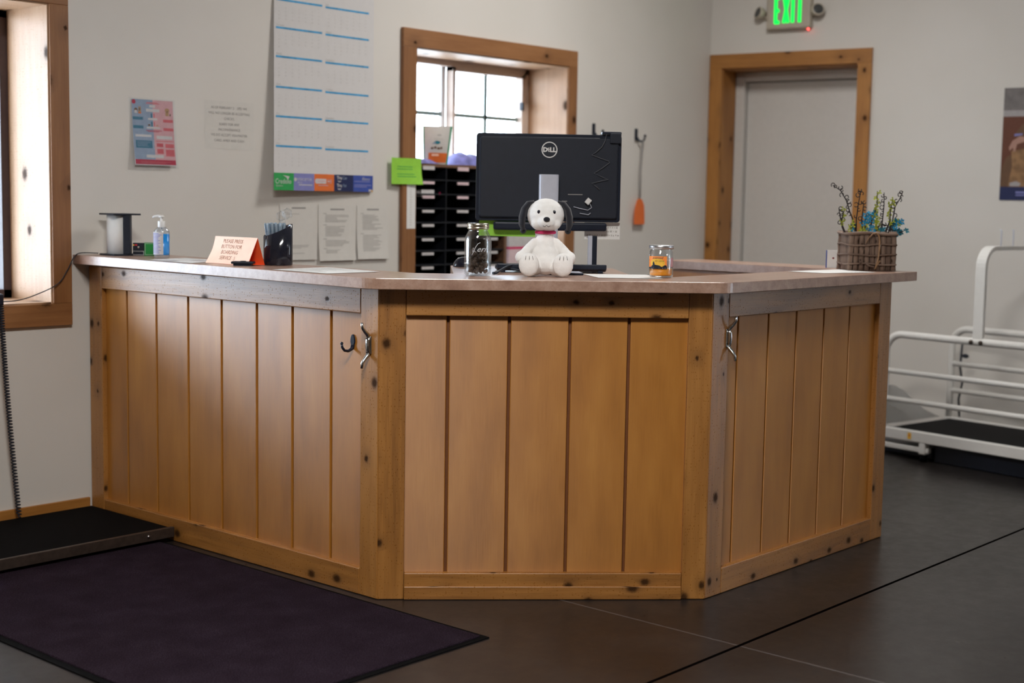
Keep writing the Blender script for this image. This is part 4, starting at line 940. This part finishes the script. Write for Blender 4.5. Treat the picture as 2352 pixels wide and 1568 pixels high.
# year calendar
t = thing('wall_calendar', 'large white year calendar with blue bars curling off the wall', 'calendar', (0, 0, 0))
cx0, cx1, cz0, cz1 = .951, 1.556, 1.352, 2.33
def cf(u, v, off):
    k = max(0, min(1, (2.3 - v) / .95)); w = 1 - (u - cx0) / (cx1 - cx0)
    dep = .004 + .042 * k * (.25 + .75 * w) + .015 * k ** 6 * w + off
    return Vector((u - .82 * dep, -dep, v))
b = MB(); b.quad(cf, cx0, cz0, cx1, cz1, 'paper_cal', 0, 10, 16)
zb = [2.199, 2.075, 1.947, 1.812, 1.681, 1.549]; mon = ['January', 'February', 'March', 'April', 'May', 'June', 'July', 'August', 'September', 'October', 'November', 'December']
for col in (0, 1):
    a0 = .962 + .291 * col; a1 = a0 + .271
    for r in range(6):
        z = zb[r] - .004 * col; b.quad(cf, a0, z - .0045, a1, z + .0045, 'blue_bar', .0007, 6, 1); mi = r + 1 + 6 * col
        b.text(cf, mon[mi - 1], .0125, a0 + .002, z + .0085, 'ink_light', .0007, 'LEFT')
        for wk, days in enumerate(calendar.Calendar(6).monthdayscalendar(2021, mi)):
            for dd, day in enumerate(days):
                if day: b.text(cf, str(day), .0085, a0 + .018 + .0385 * dd, z - .021 - .0165 * wk, 'ink_light', .0007)
bars = [('green_ink', 0), ('periwinkle', .19), ('printorange', .39), ('navy', .59), ('royal', .79)]
for i, (m, u) in enumerate(bars):
    u2 = bars[i + 1][1] if i < 4 else 1.0; b.quad(cf, cx0 + (cx1 - cx0) * u, cz0, cx0 + (cx1 - cx0) * u2, cz0 + .078, m, .0007, 3, 4)
cu = lambda u: cx0 + (cx1 - cx0) * u
b.text(cf, 'Credelio', .032, cu(.012), cz0 + .030, 'white_print', .0014, 'LEFT', shear=.1, sx=.82); b.text(cf, 'Quattro', .012, cu(.02), cz0 + .017, 'white_print', .0014, 'LEFT'); b.poly(cf, [(cu(.085), cz0 + .068), (cu(.15), cz0 + .062), (cu(.13), cz0 + .046), (cu(.122), cz0 + .057)], 'white_print', .0014)
b.text(cf, 'INTERCEPTOR', .017, cu(.29), cz0 + .045, 'white_print', .0014, sx=.82); b.disc(cf, cu(.205), cz0 + .05, .007, .009, 'white_print', .0014); b.text(cf, 'PLUS', .012, cu(.25), cz0 + .032, 'white_print', .0014); b.quad(cf, cu(.24), cz0 + .024, cu(.37), cz0 + .028, 'white_print', .0014)
b.quad(cf, cu(.41), cz0 + .034, cu(.51), cz0 + .056, 'white_print', .0014); b.disc(cf, cu(.413), cz0 + .045, .009, .011, 'white_print', .0014); b.quad(cf, cu(.42), cz0 + .0435, cu(.505), cz0 + .047, 'pink', .002); b.quad(cf, cu(.515), cz0 + .052, cu(.56), cz0 + .054, 'pink', .0014); b.quad(cf, cu(.515), cz0 + .036, cu(.56), cz0 + .038, 'pink', .0014); b.quad(cf, cu(.555), cz0 + .036, cu(.562), cz0 + .054, 'pink', .0014); b.quad(cf, cu(.52), cz0 + .043, cu(.55), cz0 + .047, 'white_print', .002); b.quad(cf, cu(.43), cz0 + .024, cu(.53), cz0 + .028, 'pink', .0014)
for s, z in (('TruCan', .053), ('TruFel', .017)):
    b.text(cf, s[:3], .021, cu(.645), cz0 + z + .004, 'white_print', .0014, bold=.0006); b.text(cf, s[3:], .020, cu(.70), cz0 + z + .004, 'skyblue', .0014, sx=.9)
    b.poly(cf, [(cu(.625), cz0 + z - .001), (cu(.635), cz0 + z - .009), (cu(.655), cz0 + z - .009), (cu(.668), cz0 + z - .001), (cu(.655), cz0 + z - .005), (cu(.638), cz0 + z - .005)], 'white_print', .0014)
b.text(cf, 'Elanco', .019, cu(.925), cz0 + .056, 'white_print', .0014, shear=.15)
for z, w in ((.047, .9), (.030, .95), (.022, .7)): b.quad(cf, cu(.80), cz0 + z, cu(.80 + .19 * w), cz0 + z + .004, 'periwinkle', .0014, 2, 1)
b.quad(cf, cu(.955), cz0 + .003, cu(.985), cz0 + .012, 'white_print', .0014); b.disc(cf, cu(.99), cz0 + .005, .005, .005, 'yellow_print', .002); b.disc(cf, cu(.83), 2.275, .05, .014, 'rust', .0009)
b.build('sheet', t)
# three text sheets
def textsheet(xa, xb, za, zb_, label, seed, heads):
    rnd = random.Random(seed); b = MB(); fn = lambda u, v, off: Vector((u, -(.0025 + .012 * max(0, (zb_ - v) / (zb_ - za)) ** 3 * (1 if seed != 1 else .5) + off), v))
    b.quad(fn, xa, za, xb, zb_, 'paper_wall', 0, 2, 8); w = xb - xa
    b.quad(fn, xa + w * .32, zb_ - .026, xb - w * .3, zb_ - .019, 'ink', .0005)
    z = zb_ - .040
    for n_, gap in heads:
        b.quad(fn, xa + w * .12, z - .004, xa + w * .22, z, 'ink_light', .0005); z -= .008
        for i in range(n_): b.quad(fn, xa + w * .18, z - .0034, xa + w * (.18 + .66 * rnd.uniform(.45, 1)), z, 'ink_light', .0005); z -= .0062
        z -= gap
    return tag(b.build('instruction_sheet'), label, 'paper', 'printed sheets on the wall under the calendar')
textsheet(.983, 1.200, 1.034, 1.295, 'mostly blank printed sheet behind the pen cup, left of its two neighbours', 1, [(1, .13), (3, .01), (1, .004)])
textsheet(1.212, 1.440, 1.027, 1.290, 'printed sheet between the two other sheets under the calendar', 2, [(6, .008), (8, .008), (5, .006), (3, .01)])
textsheet(1.452, 1.656, 1.030, 1.291, 'densely printed sheet nearest the window trim, under the calendar', 3, [(12, .014), (13, .01)])
# sticky notes and paper strip on window trim
b = MB(); sf = lambda u, v, off: Vector((u, -(.023 + .02 * max(0, (1.5 - v) / .12) ** 2 * (u - 1.66) / .2 + off), v)); b.quad(sf, 1.659, 1.394, 1.862, 1.522, 'lime', 0, 8, 6)
for i in range(6): b.quad(sf, 1.69 + .01 * random.random(), 1.478 - .012 * i, 1.78 + .05 * random.random(), 1.481 - .012 * i, 'green_ink', .0006, 2, 1) if i in (0, 1, 3, 4) else None
tag(b.build('green_note'), 'lime green handwritten note on the left trim of the window', 'note')
b = MB(); b.quad(bw(0, .0214), 1.766, 1.176, 1.826, 1.400, 'paper', 0, 1, 2)
for i in range(16): b.quad(bw(0, .0214), 1.79, 1.38 - .0125 * i, 1.797, 1.384 - .0125 * i, 'ink_light', .0006)
tag(b.build('paper_strip'), 'narrow white paper strip hanging on the window trim below the green note', 'paper')
# hooks and fly swatter
def whook(x, z, label):
    t = thing('wall_hook', label, 'hook', (x, 0, z), group='black hooks on the back wall')
    b = MB(); b.box((-.013, -.008, -.030), (.013, 0, .034), 'black'); b.build('back_plate', t, bevel=.004)
    b = MB(); b.tube([(.004, -.006, -.02), (.010, -.018, -.038), (.020, -.035, -.042), (.028, -.043, -.030), (.031, -.046, -.012)], [.008, .007, .0065, .006, .006], 'black', 8); b.ball((.031, -.046, -.009), .009, 'black', 10); b.tube([(0, -.006, -.02), (-.016, -.014, -.036)], .006, 'black', 8); b.build('prong', t)
whook(3.262, 1.735, 'black wall hook half hidden above the monitor'); whook(3.668, 1.725, 'black wall hook holding the orange fly swatter')
t = thing('fly_swatter', 'orange fly swatter hanging by its wire handle from a wall hook', 'fly swatter', (3.684, -.03, 1.012))
b = MB(); b.tube([(-.006, 0, .33), (-.008, 0, .5), (.002, -.012, .69), (.006, -.02, .697), (.008, -.012, .69), (.006, 0, .5), (.006, 0, .33)], .0028, 'steel', 6); b.build('wire_handle', t)
b = MB(); P = [(-.052, .187), (-.045, .182), (.045, .182), (.052, .187), (.049, .25), (.044, .295), (.026, .325), (.012, .335), (-.012, .335), (-.026, .325), (-.040, .295), (-.049, .25)]
b.prism(P, -.002, .002, 'orange_plastic', fn=lambda x, z, h: (x, h, z)); b.build('paddle', t, bevel=.001)
# pigeonhole organizer in the window recess
t = thing('literature_organizer', 'black pigeonhole organizer with white label strips in the window recess', 'shelf', (1.841, .0, .895))
OW, OH, OD = .695, .605, .27; pitch = .0715
b = MB(); b.box((0, .0, OH - .016), (OW, OD, OH), 'veneer'); b.build('top_board', t, bevel=.001)
b = MB(); b.box((OW - .02, .0, 0), (OW, OD, OH - .016), 'veneer'); b.build('side_board', t)
b = MB(); b.box((0, 0, 0), (.008, OD, OH - .016), 'organizer'); b.build('side_board', t)
b = MB(); b.box((.008, OD - .006, 0), (OW - .02, OD, OH - .016), 'organizer'); b.build('back_board', t)
b = MB()
for c in (1, 2): b.box((.2315 * c - .003, .006, 0), (.2315 * c + .003, OD - .006, OH - .016), 'organizer')
b.build('divider', t)
for r in range(8):
    z = OH - .016 - pitch * (r + 1) + .004; b = MB()
    if z > .005: b.box((.008, .004, z), (OW - .02, OD - .006, z + .006), 'organizer'); b.build('shelf_board', t)
for r in range(9):
    for c in range(3):
        z = OH - .024 - pitch * r; b = MB(); x = .056 + .2315 * c + (.02 if c else 0); hh = .019 if r == 0 else .0135; b.box((x, -.002, z - .006), (x + .082, .004, z - .006 + hh), 'pink_label' if r < 3 and not (r == 0 and c == 0) else 'white_print')
        b.build('label_strip', t)
b = MB(); b.box((.06, .012, .44), (.15, .05, .475), 'white_print'); b.box((.03, .02, .44), (.085, .05, .468), 'grey_print'); b.xf(Matrix.Translation((1.841, 0, .895))); o = b.build('folded_papers'); tag(o, 'small pile of white and grey papers in the third row pigeonhole', 'papers')
b = MB(); b.lathe([(.0, 0), (.016, 0), (.02, .01), (.016, .026), (0, .028)], 'collar', 14); b.xf(Matrix.Translation((1.841 + .245, .05, .895 + .4432))); o = b.build('red_cap'); tag(o, 'dark red bottle cap lying in the second column pigeonhole', 'cap')
OZ = .895 + OH
t = thing('treat_pouch', 'pale grey treat pouch with green edges standing on the organizer', 'pouch', (2.075, .09, OZ), -.55)
def pouch(u, v, off):
    bulge = .024 * max(0, math.sin(PI * min(1, v * .86 + .02))) * (1 - (2 * u - 1) ** 2) + .002
    return Vector(((u - .5) * (.152 - .03 * (1 - v)) + .010 * v, -bulge - off, .195 * v + .001))
b = MB(); b.quad(pouch, 0, 0, 1, 1, 'pouch', 0, 10, 12); b.quad(lambda u, v, off: Vector((pouch(u, v, 0).x, -pouch(u, v, 0).y, pouch(u, v, 0).z)), 1, 0, 0, 1, 'pouch', 0, 10, 12); b.build('bag', t)
b = MB(); b.quad(pouch, -.02, 0, .03, 1, 'pouch_green', .0006, 1, 12); b.build('edge_stripe', t)
b = MB(); b.quad(pouch, .95, 0, 1.02, 1, 'pouch_green', .0006, 1, 12); b.build('edge_stripe', t)
b = MB(); b.quad(pouch, .18, .05, .94, .30, 'printorange', .0012, 6, 6); b.quad(pouch, .30, .22, .58, .27, 'orange_pale', .0018, 4, 1)
for u, v, r in ((.30, .42, .05), (.42, .44, .055), (.55, .42, .055), (.66, .43, .045)): b.disc(pouch, u, v, r, .028, 'brown_print', .0014, 12)
b.poly(pouch, [(.28, .53), (.42, .53), (.42, .60), (.36, .57)], 'skyblue', .0014); b.disc(pouch, .48, .57, .12, .045, 'petal_teal', .0012, 14); b.quad(pouch, .34, .655, .7, .67, 'ink_light', .0012, 3, 1); b.quad(pouch, .48, .75, .62, .775, 'ink', .0012, 2, 1); b.disc(pouch, .44, .90, .10, .022, 'white_print', .0012, 14)
b.build('print', t)
for i, (x, y, w, h, d, rz_, lab) in enumerate(((1.93, .05, .20, .030, .16, .1, 'flat violet foil pack under the treat pouch'), (2.29, .07, .25, .072, .17, -.1, 'puffy violet foil pack right of the treat pouch'))):
    b = MB(); rows = []
    for k in range(9):
        v = k / 8; rows.append([((j / 10 - .5) * w * (1 - .1 * v), (.5 - v) * d, .001 + (h if True else 0) * (math.sin(PI * v) ** .6) * (1 - (2 * j / 10 - 1) ** 4) * (.9 + .1 * math.sin(j * 1.7 + i))) for j in range(11)])
    b.grid(rows, 'violet_film'); b.grid([[((j / 10 - .5) * w * (1 - .1 * v), (.5 - v) * d, .0008) for j in range(11)] for v in (0, 1)], 'violet_film')
    if i == 1: b.quad(lambda u, v, off: Vector((u, -.055 - .6 * (v - .02), v + .012)), .055, .012, .115, .045, 'pouch', 0, 1, 1)
    o = b.build('foil_pack', loc=(x, y + .03, OZ + .0005), rotz=rz_); tag(o, lab, 'pack', 'violet foil packs on the organizer')
t = thing('striped_box', 'white box with a pink stripe on the sill right of the organizer', 'box', (2.60, .04, .895))
b = MB(); b.box((0, 0, 0), (.30, .18, .27), 'white_print'); b.build('carton', t, bevel=.002)
b = MB(); b.box((-.0008, -.0008, .165), (.3008, .18, .178), 'collar'); b.box((-.0006, -.0006, .09), (.3006, .18, .165), 'pink_label'); b.build('stripe', t)

# ------------------------------------------------------------------ right wall things
t = thing('exit_sign', 'beige emergency exit sign with green lit letters above the door', 'sign', (0, 0, 0)); t.matrix_world = XC
b = MB(); b.box((.388, -.055, 2.383), (.672, 0, 2.60), 'beige_plastic'); b.build('housing', t, bevel=.012, seg=3)
b = MB(); ef = lambda u, v, off: Vector((u, -.0558 - off, v))
def stroke(p, q, w=.0108):
    p = Vector(p); q = Vector(q); d = (q - p).normalized(); nrm = Vector((-d.y, d.x)) * w; p2 = p - d * w * .6; q2 = q + d * w * .6
    b.poly(ef, [p2 - nrm, q2 - nrm, q2 + nrm, p2 + nrm], 'exit_green', .0004 * random.random())
zb0, zt0 = 2.424, 2.568
for p, q in (((.450, zb0), (.450, zt0)), ((.450, zb0), (.470, zb0)), ((.450, (zb0 + zt0) / 2 - .003), (.468, (zb0 + zt0) / 2 - .003)), ((.450, zt0), (.470, zt0)), ((.504, zb0), (.530, zt0)), ((.530, zb0), (.504, zt0)), ((.560, zb0), (.560, zt0)), ((.604, zb0), (.604, zt0)), ((.586, zt0), (.622, zt0))): stroke(p, q)
b.build('lettering', t)
for sx, s in ((-1, .345), (1, .715)):
    b = MB(); R = Matrix.Rotation(PI / 2 - .25, 4, 'X') ; X = Matrix.Translation((s, -.05, 2.485)) @ Matrix.Rotation(sx * .6, 4, 'Z') @ R
    b.lathe([(.0, -.035), (.022, -.034), (.036, -.01), (.040, .012), (.036, .018)], 'beige_plastic', 24); b.xf(X); h = b.build('lamp_head', t)
    b = MB(); b.lathe([(.0, .020), (.028, .019), (.035, .016)], 'lens', 24); b.xf(X); b.build('lens', h)
    b = MB(); b.tube([(.530 + sx * .138, -.03, 2.46), (s, -.03, 2.463)], .009, 'beige_plastic', 8); b.build('bracket', t)
b = MB(); b.ball((.652, -.03, 2.378), .006, 'led_red', 10); b.build('indicator_light', t)
# dog poster
t = thing('dog_poster', 'poster of a brown dog hugged by a hand, at the right edge', 'poster', (0, 0, 0)); t.matrix_world = XC
ps, pz0, pz1, pw = 1.818, 1.372, 1.996, .44
def qf(u, v, off): return Vector((ps + pw * u, -(.003 + off), pz0 + (pz1 - pz0) * v))
b = MB(); b.quad(qf, 0, 0, 1, 1, 'navy', 0); b.quad(qf, .0, .79, 1, 1, 'grey_print', .0005); b.quad(qf, 0, .745, 1, .80, 'pale_fur', .0006); b.quad(qf, 0, .12, 1, .75, 'rust', .0005)
b.poly(qf, [(0, .12), (.55, .12), (.6, .40), (.5, .47), (.25, .46), (.06, .38), (0, .26)], 'brown_print', .001); b.poly(qf, [(.10, .14), (.14, .30), (.12, .44), (.34, .46), (.36, .30), (.42, .15), (.52, .15), (.50, .42), (.62, .52), (.62, .12), (.1, .12)], 'dog_tan', .0012)
b.poly(qf, [(.18, .60), (.22, .56), (.34, .55), (.46, .60), (.5, .70), (.42, .74), (.30, .70)], 'dog_tan', .0014); b.poly(qf, [(.17, .60), (.19, .52), (.28, .53), (.32, .64), (.25, .68)], 'brown_print', .0016)
b.poly(qf, [(.10, .44), (.09, .47), (.13, .53), (.22, .57), (.30, .56), (.28, .52), (.19, .50), (.17, .44), (.15, .43), (.14, .47)], 'skin_print', .002); b.poly(qf, [(.15, .57), (.25, .58), (.25, .595), (.15, .59)], 'periwinkle', .002)
b.poly(qf, [(.12, .125), (.24, .125), (.26, .15), (.2, .17), (.12, .155)], 'pale_fur', .0018); b.poly(qf, [(.30, .11), (.42, .11), (.38, .16), (.33, .24), (.30, .24), (.33, .17)], 'pale_fur', .0018)
b.quad(qf, 0, 0, 1, .115, 'navy', .0022); b.quad(qf, .20, .062, .9, .078, 'periwinkle', .0026); b.quad(qf, .20, .04, .8, .05, 'periwinkle', .0026)
b.build('print', t)
# switch plate
t = thing('light_switch', 'white wall switch plate behind the basket flowers', 'switch', (0, 0, 0)); t.matrix_world = XC
b = MB(); b.box((1.15, -.006, 1.095), (1.225, 0, 1.21), 'white_plastic'); b.build('cover_plate', t, bevel=.003)
b = MB(); b.box((1.177, -.010, 1.12), (1.198, -.006, 1.185), 'white_plastic'); b.build('rocker', t, bevel=.001)

# ------------------------------------------------------------------ treadmill
ta = Vector((-.165, -.986, 0)).normalized(); tp = Vector((-ta.y, ta.x, 0)); N0 = Vector((3.80, -1.60, 0)); WT = .60; LT = 2.1
XT = Matrix(((ta.x, tp.x, 0, N0.x), (ta.y, tp.y, 0, N0.y), (0, 0, 1, 0), (0, 0, 0, 1)))
t = thing('dog_treadmill', 'white tubular dog treadmill with black belt by the right wall', 'treadmill', (0, 0, 0)); t.matrix_world = XT
def tb(nm, lo, hi, m, bev=.004): b = MB(); b.box(lo, hi, m); return b.build(nm, t, bevel=bev)
for y0 in (-.02, WT - .02):
    o = tb('side_beam', (-.02, y0, .100), (LT, y0 + .04, .156), 'white_paint')
    if y0 < 0:
        b = MB(); b.prism(rrect(.011, .017, .004), 0, .001, 'yellow_print', fn=lambda x, z, h: (.178 + x, -.0205 - h, .129 + z)); b.prism(rrect(.004, .005, .003), .001, .0014, 'red', fn=lambda x, z, h: (.178 + x, -.0205 - h, .131 + z)); b.build('warning_sticker', o)
tb('belt', (.02, .022, .125), (LT - .05, WT - .022, .150), 'belt')
b = MB(); b.tube([(.02, .022, .125), (.02, WT - .022, .125)], .025, 'belt', 14); b.build('roller', t)
b = MB(); P = [(.04, .157), (.56, .157), (.50, .175), (.40, .215), (.30, .275), (.20, .335), (.12, .365), (.04, .375)]
b.prism(P, -.045, -.03, 'white_paint', fn=lambda y, z, h: (h, y, z)); b.build('end_guard', t, bevel=.002)
for y0 in (0, WT):
    b = MB(); r = .095; zt_ = .655; P = [(-.002, y0, .15), (-.002, y0, .35), (-.002, y0, zt_ - r)] + [(-.002 + r - r * math.cos(a), y0, zt_ - r + r * math.sin(a)) for a in [PI / 2 * i / 8 for i in range(1, 9)]] + [(LT / 2, y0, zt_), (LT - .02, y0, zt_)]
    b.tube(P, .017, 'white_paint', 14, flat=1.15); b.build('hand_rail', t)
    for z in (.458, .308):
        b = MB(); b.tube([(.0, y0, z), (LT - .02, y0, z)], .0145, 'white_paint', 12); b.build('guard_bar', t)
    if y0: b = MB(); b.tube([(.05, y0 + .02, .60), (.045, y0 + .015, .44), (.06, y0 + .02, .35), (.045, y0 + .015, .26), (.055, y0 + .015, .16)], .006, 'black_matte', 6); b.ball((.075, y0 + .015, .505), (.022, .015, .013), 'black_matte', 10); b.build('power_cord', t)
b = MB(); xa = .545
P = [(0, .655), (0, 1.03)] + [(.085 - .085 * math.cos(a), 1.03 + .095 * math.sin(a)) for a in [PI / 2 * i / 8 for i in range(1, 9)]]
P = P + [(WT - y, z) for y, z in P[::-1]]
rows = []
for i, (y, z) in enumerate(P):
    y_a, z_a = P[max(0, i - 1)]; y_b, z_b = P[min(len(P) - 1, i + 1)]; d = Vector((y_b - y_a, z_b - z_a)).normalized(); nx = Vector((-d.y, d.x)) * .011
    rows.append([(xa - .028, y - nx.x, z - nx.y), (xa + .028, y - nx.x, z - nx.y), (xa + .028, y + nx.x, z + nx.y), (xa - .028, y + nx.x, z + nx.y)])
b.grid(rows, 'white_paint', closed_u=True, smooth=False, cap0=True, cap1=True); b.build('control_arch', t, bevel=.003)
for y in (.16, .27, .38):
    b = MB(); b.tube([(xa, y, 1.12), (xa, y, 1.215), (xa - .008, y, 1.217)], .0035, 'silver', 6); b.build('hook_pin', t)
b = MB()
for dx in (-.03, .025): b.ball((xa + dx, -.019, .653), .012, 'dark_steel', 10)
b.build('clamp_bolt', t)
tb('foot_bar', (.02, -.3, .045), (.055, .0, .068), 'white_paint'); 
b = MB(); b.box((-.35, -.012, .048), (.29, .018, .074), 'white_paint'); b.box((.235, -.018, .04), (.275, .024, .100), 'white_paint'); b.build('stabiliser_bar', t, bevel=.004)
bpy.data.objects.remove([c for c in t.children if c.name.startswith('foot_bar')][0])
tb('under_block', (.30, .03, .002), (LT - .1, WT - .03, .098), 'black_matte'); tb('rear_block', (-.4, .10, .002), (.24, WT - .05, .06), 'black_matte')  # matte black boxes low under and behind the deck
for x, y, h in ((-.33, .003, .048), (.255, .003, .048), (0, WT, .1), (LT - .1, WT, .1), (LT - .1, 0, .1)):
    b = MB(); b.lathe([(.019, .0), (.019, h)], 'rubber', 12, c=(x, y, 0)); b.build('foot', t)

# ------------------------------------------------------------------ light
w = bpy.data.worlds.new('sky'); SC.world = w; w.use_nodes = True
bg = w.node_tree.nodes['Background']; bg.inputs[0].default_value = (.70, .84, 1.0, 1); bg.inputs[1].default_value = 15.0
def area(name, loc, size, energy, col, rot=(0, 0, 0), portal=False):
    l = bpy.data.lights.new(name, 'AREA'); l.shape = 'RECTANGLE'; l.size, l.size_y = size; l.energy = energy; l.color = col
    if portal: l.cycles.is_portal = True
    o = bpy.data.objects.new(name, l); COL.objects.link(o); o.location = loc; o.rotation_euler = rot; return o
for i, h in enumerate((W1, W2)):
    area('daylight_portal', ((h[0] + h[1]) / 2, .355, (h[2] + h[3]) / 2), (h[1] - h[0], h[3] - h[2]), 1, (1, 1, 1), (-PI / 2, 0, 0), True)
warm = (1.0, .965, .925)
area('ceiling_lamp', (2.35, -1.6, CH - .02), (.8, .6), 42, warm)
area('ceiling_lamp', (-2.0, -3.6, CH - .02), (1.2, .6), 130, warm)
area('ceiling_lamp', (1.6, -7.0, CH - .02), (1.2, .6), 10, warm)

# ------------------------------------------------------------------ camera
cam = bpy.data.cameras.new('camera'); co = bpy.data.objects.new('camera', cam); COL.objects.link(co); SC.camera = co
cam.sensor_width = 36; cam.lens = 3252.6 * 36 / 2352; cam.clip_start = .05
yaw, pit, rol = math.radians(48.56), math.radians(5.687), math.radians(.963)
F = Vector((math.sin(yaw) * math.cos(pit), math.cos(yaw) * math.cos(pit), -math.sin(pit))); R0 = Vector((math.cos(yaw), -math.sin(yaw), 0)); U0 = R0.cross(F)
R1 = R0 * math.cos(rol) + U0 * math.sin(rol); U1 = -R0 * math.sin(rol) + U0 * math.cos(rol)
co.matrix_world = Matrix(((R1.x, U1.x, -F.x, -3.15), (R1.y, U1.y, -F.y, -5.07), (R1.z, U1.z, -F.z, 1.3238), (0, 0, 0, 1)))
cam.dof.use_dof = True; cam.dof.focus_distance = 4.75; cam.dof.aperture_fstop = 2.2

SC.view_settings.view_transform = 'Standard'; SC.view_settings.look = 'None'; SC.view_settings.exposure = .27; SC.view_settings.gamma = 1
SC.cycles.use_denoising = True
SC.cycles.max_bounces = 10; SC.cycles.diffuse_bounces = 5; SC.cycles.transparent_max_bounces = 12; SC.cycles.sample_clamp_indirect = 6
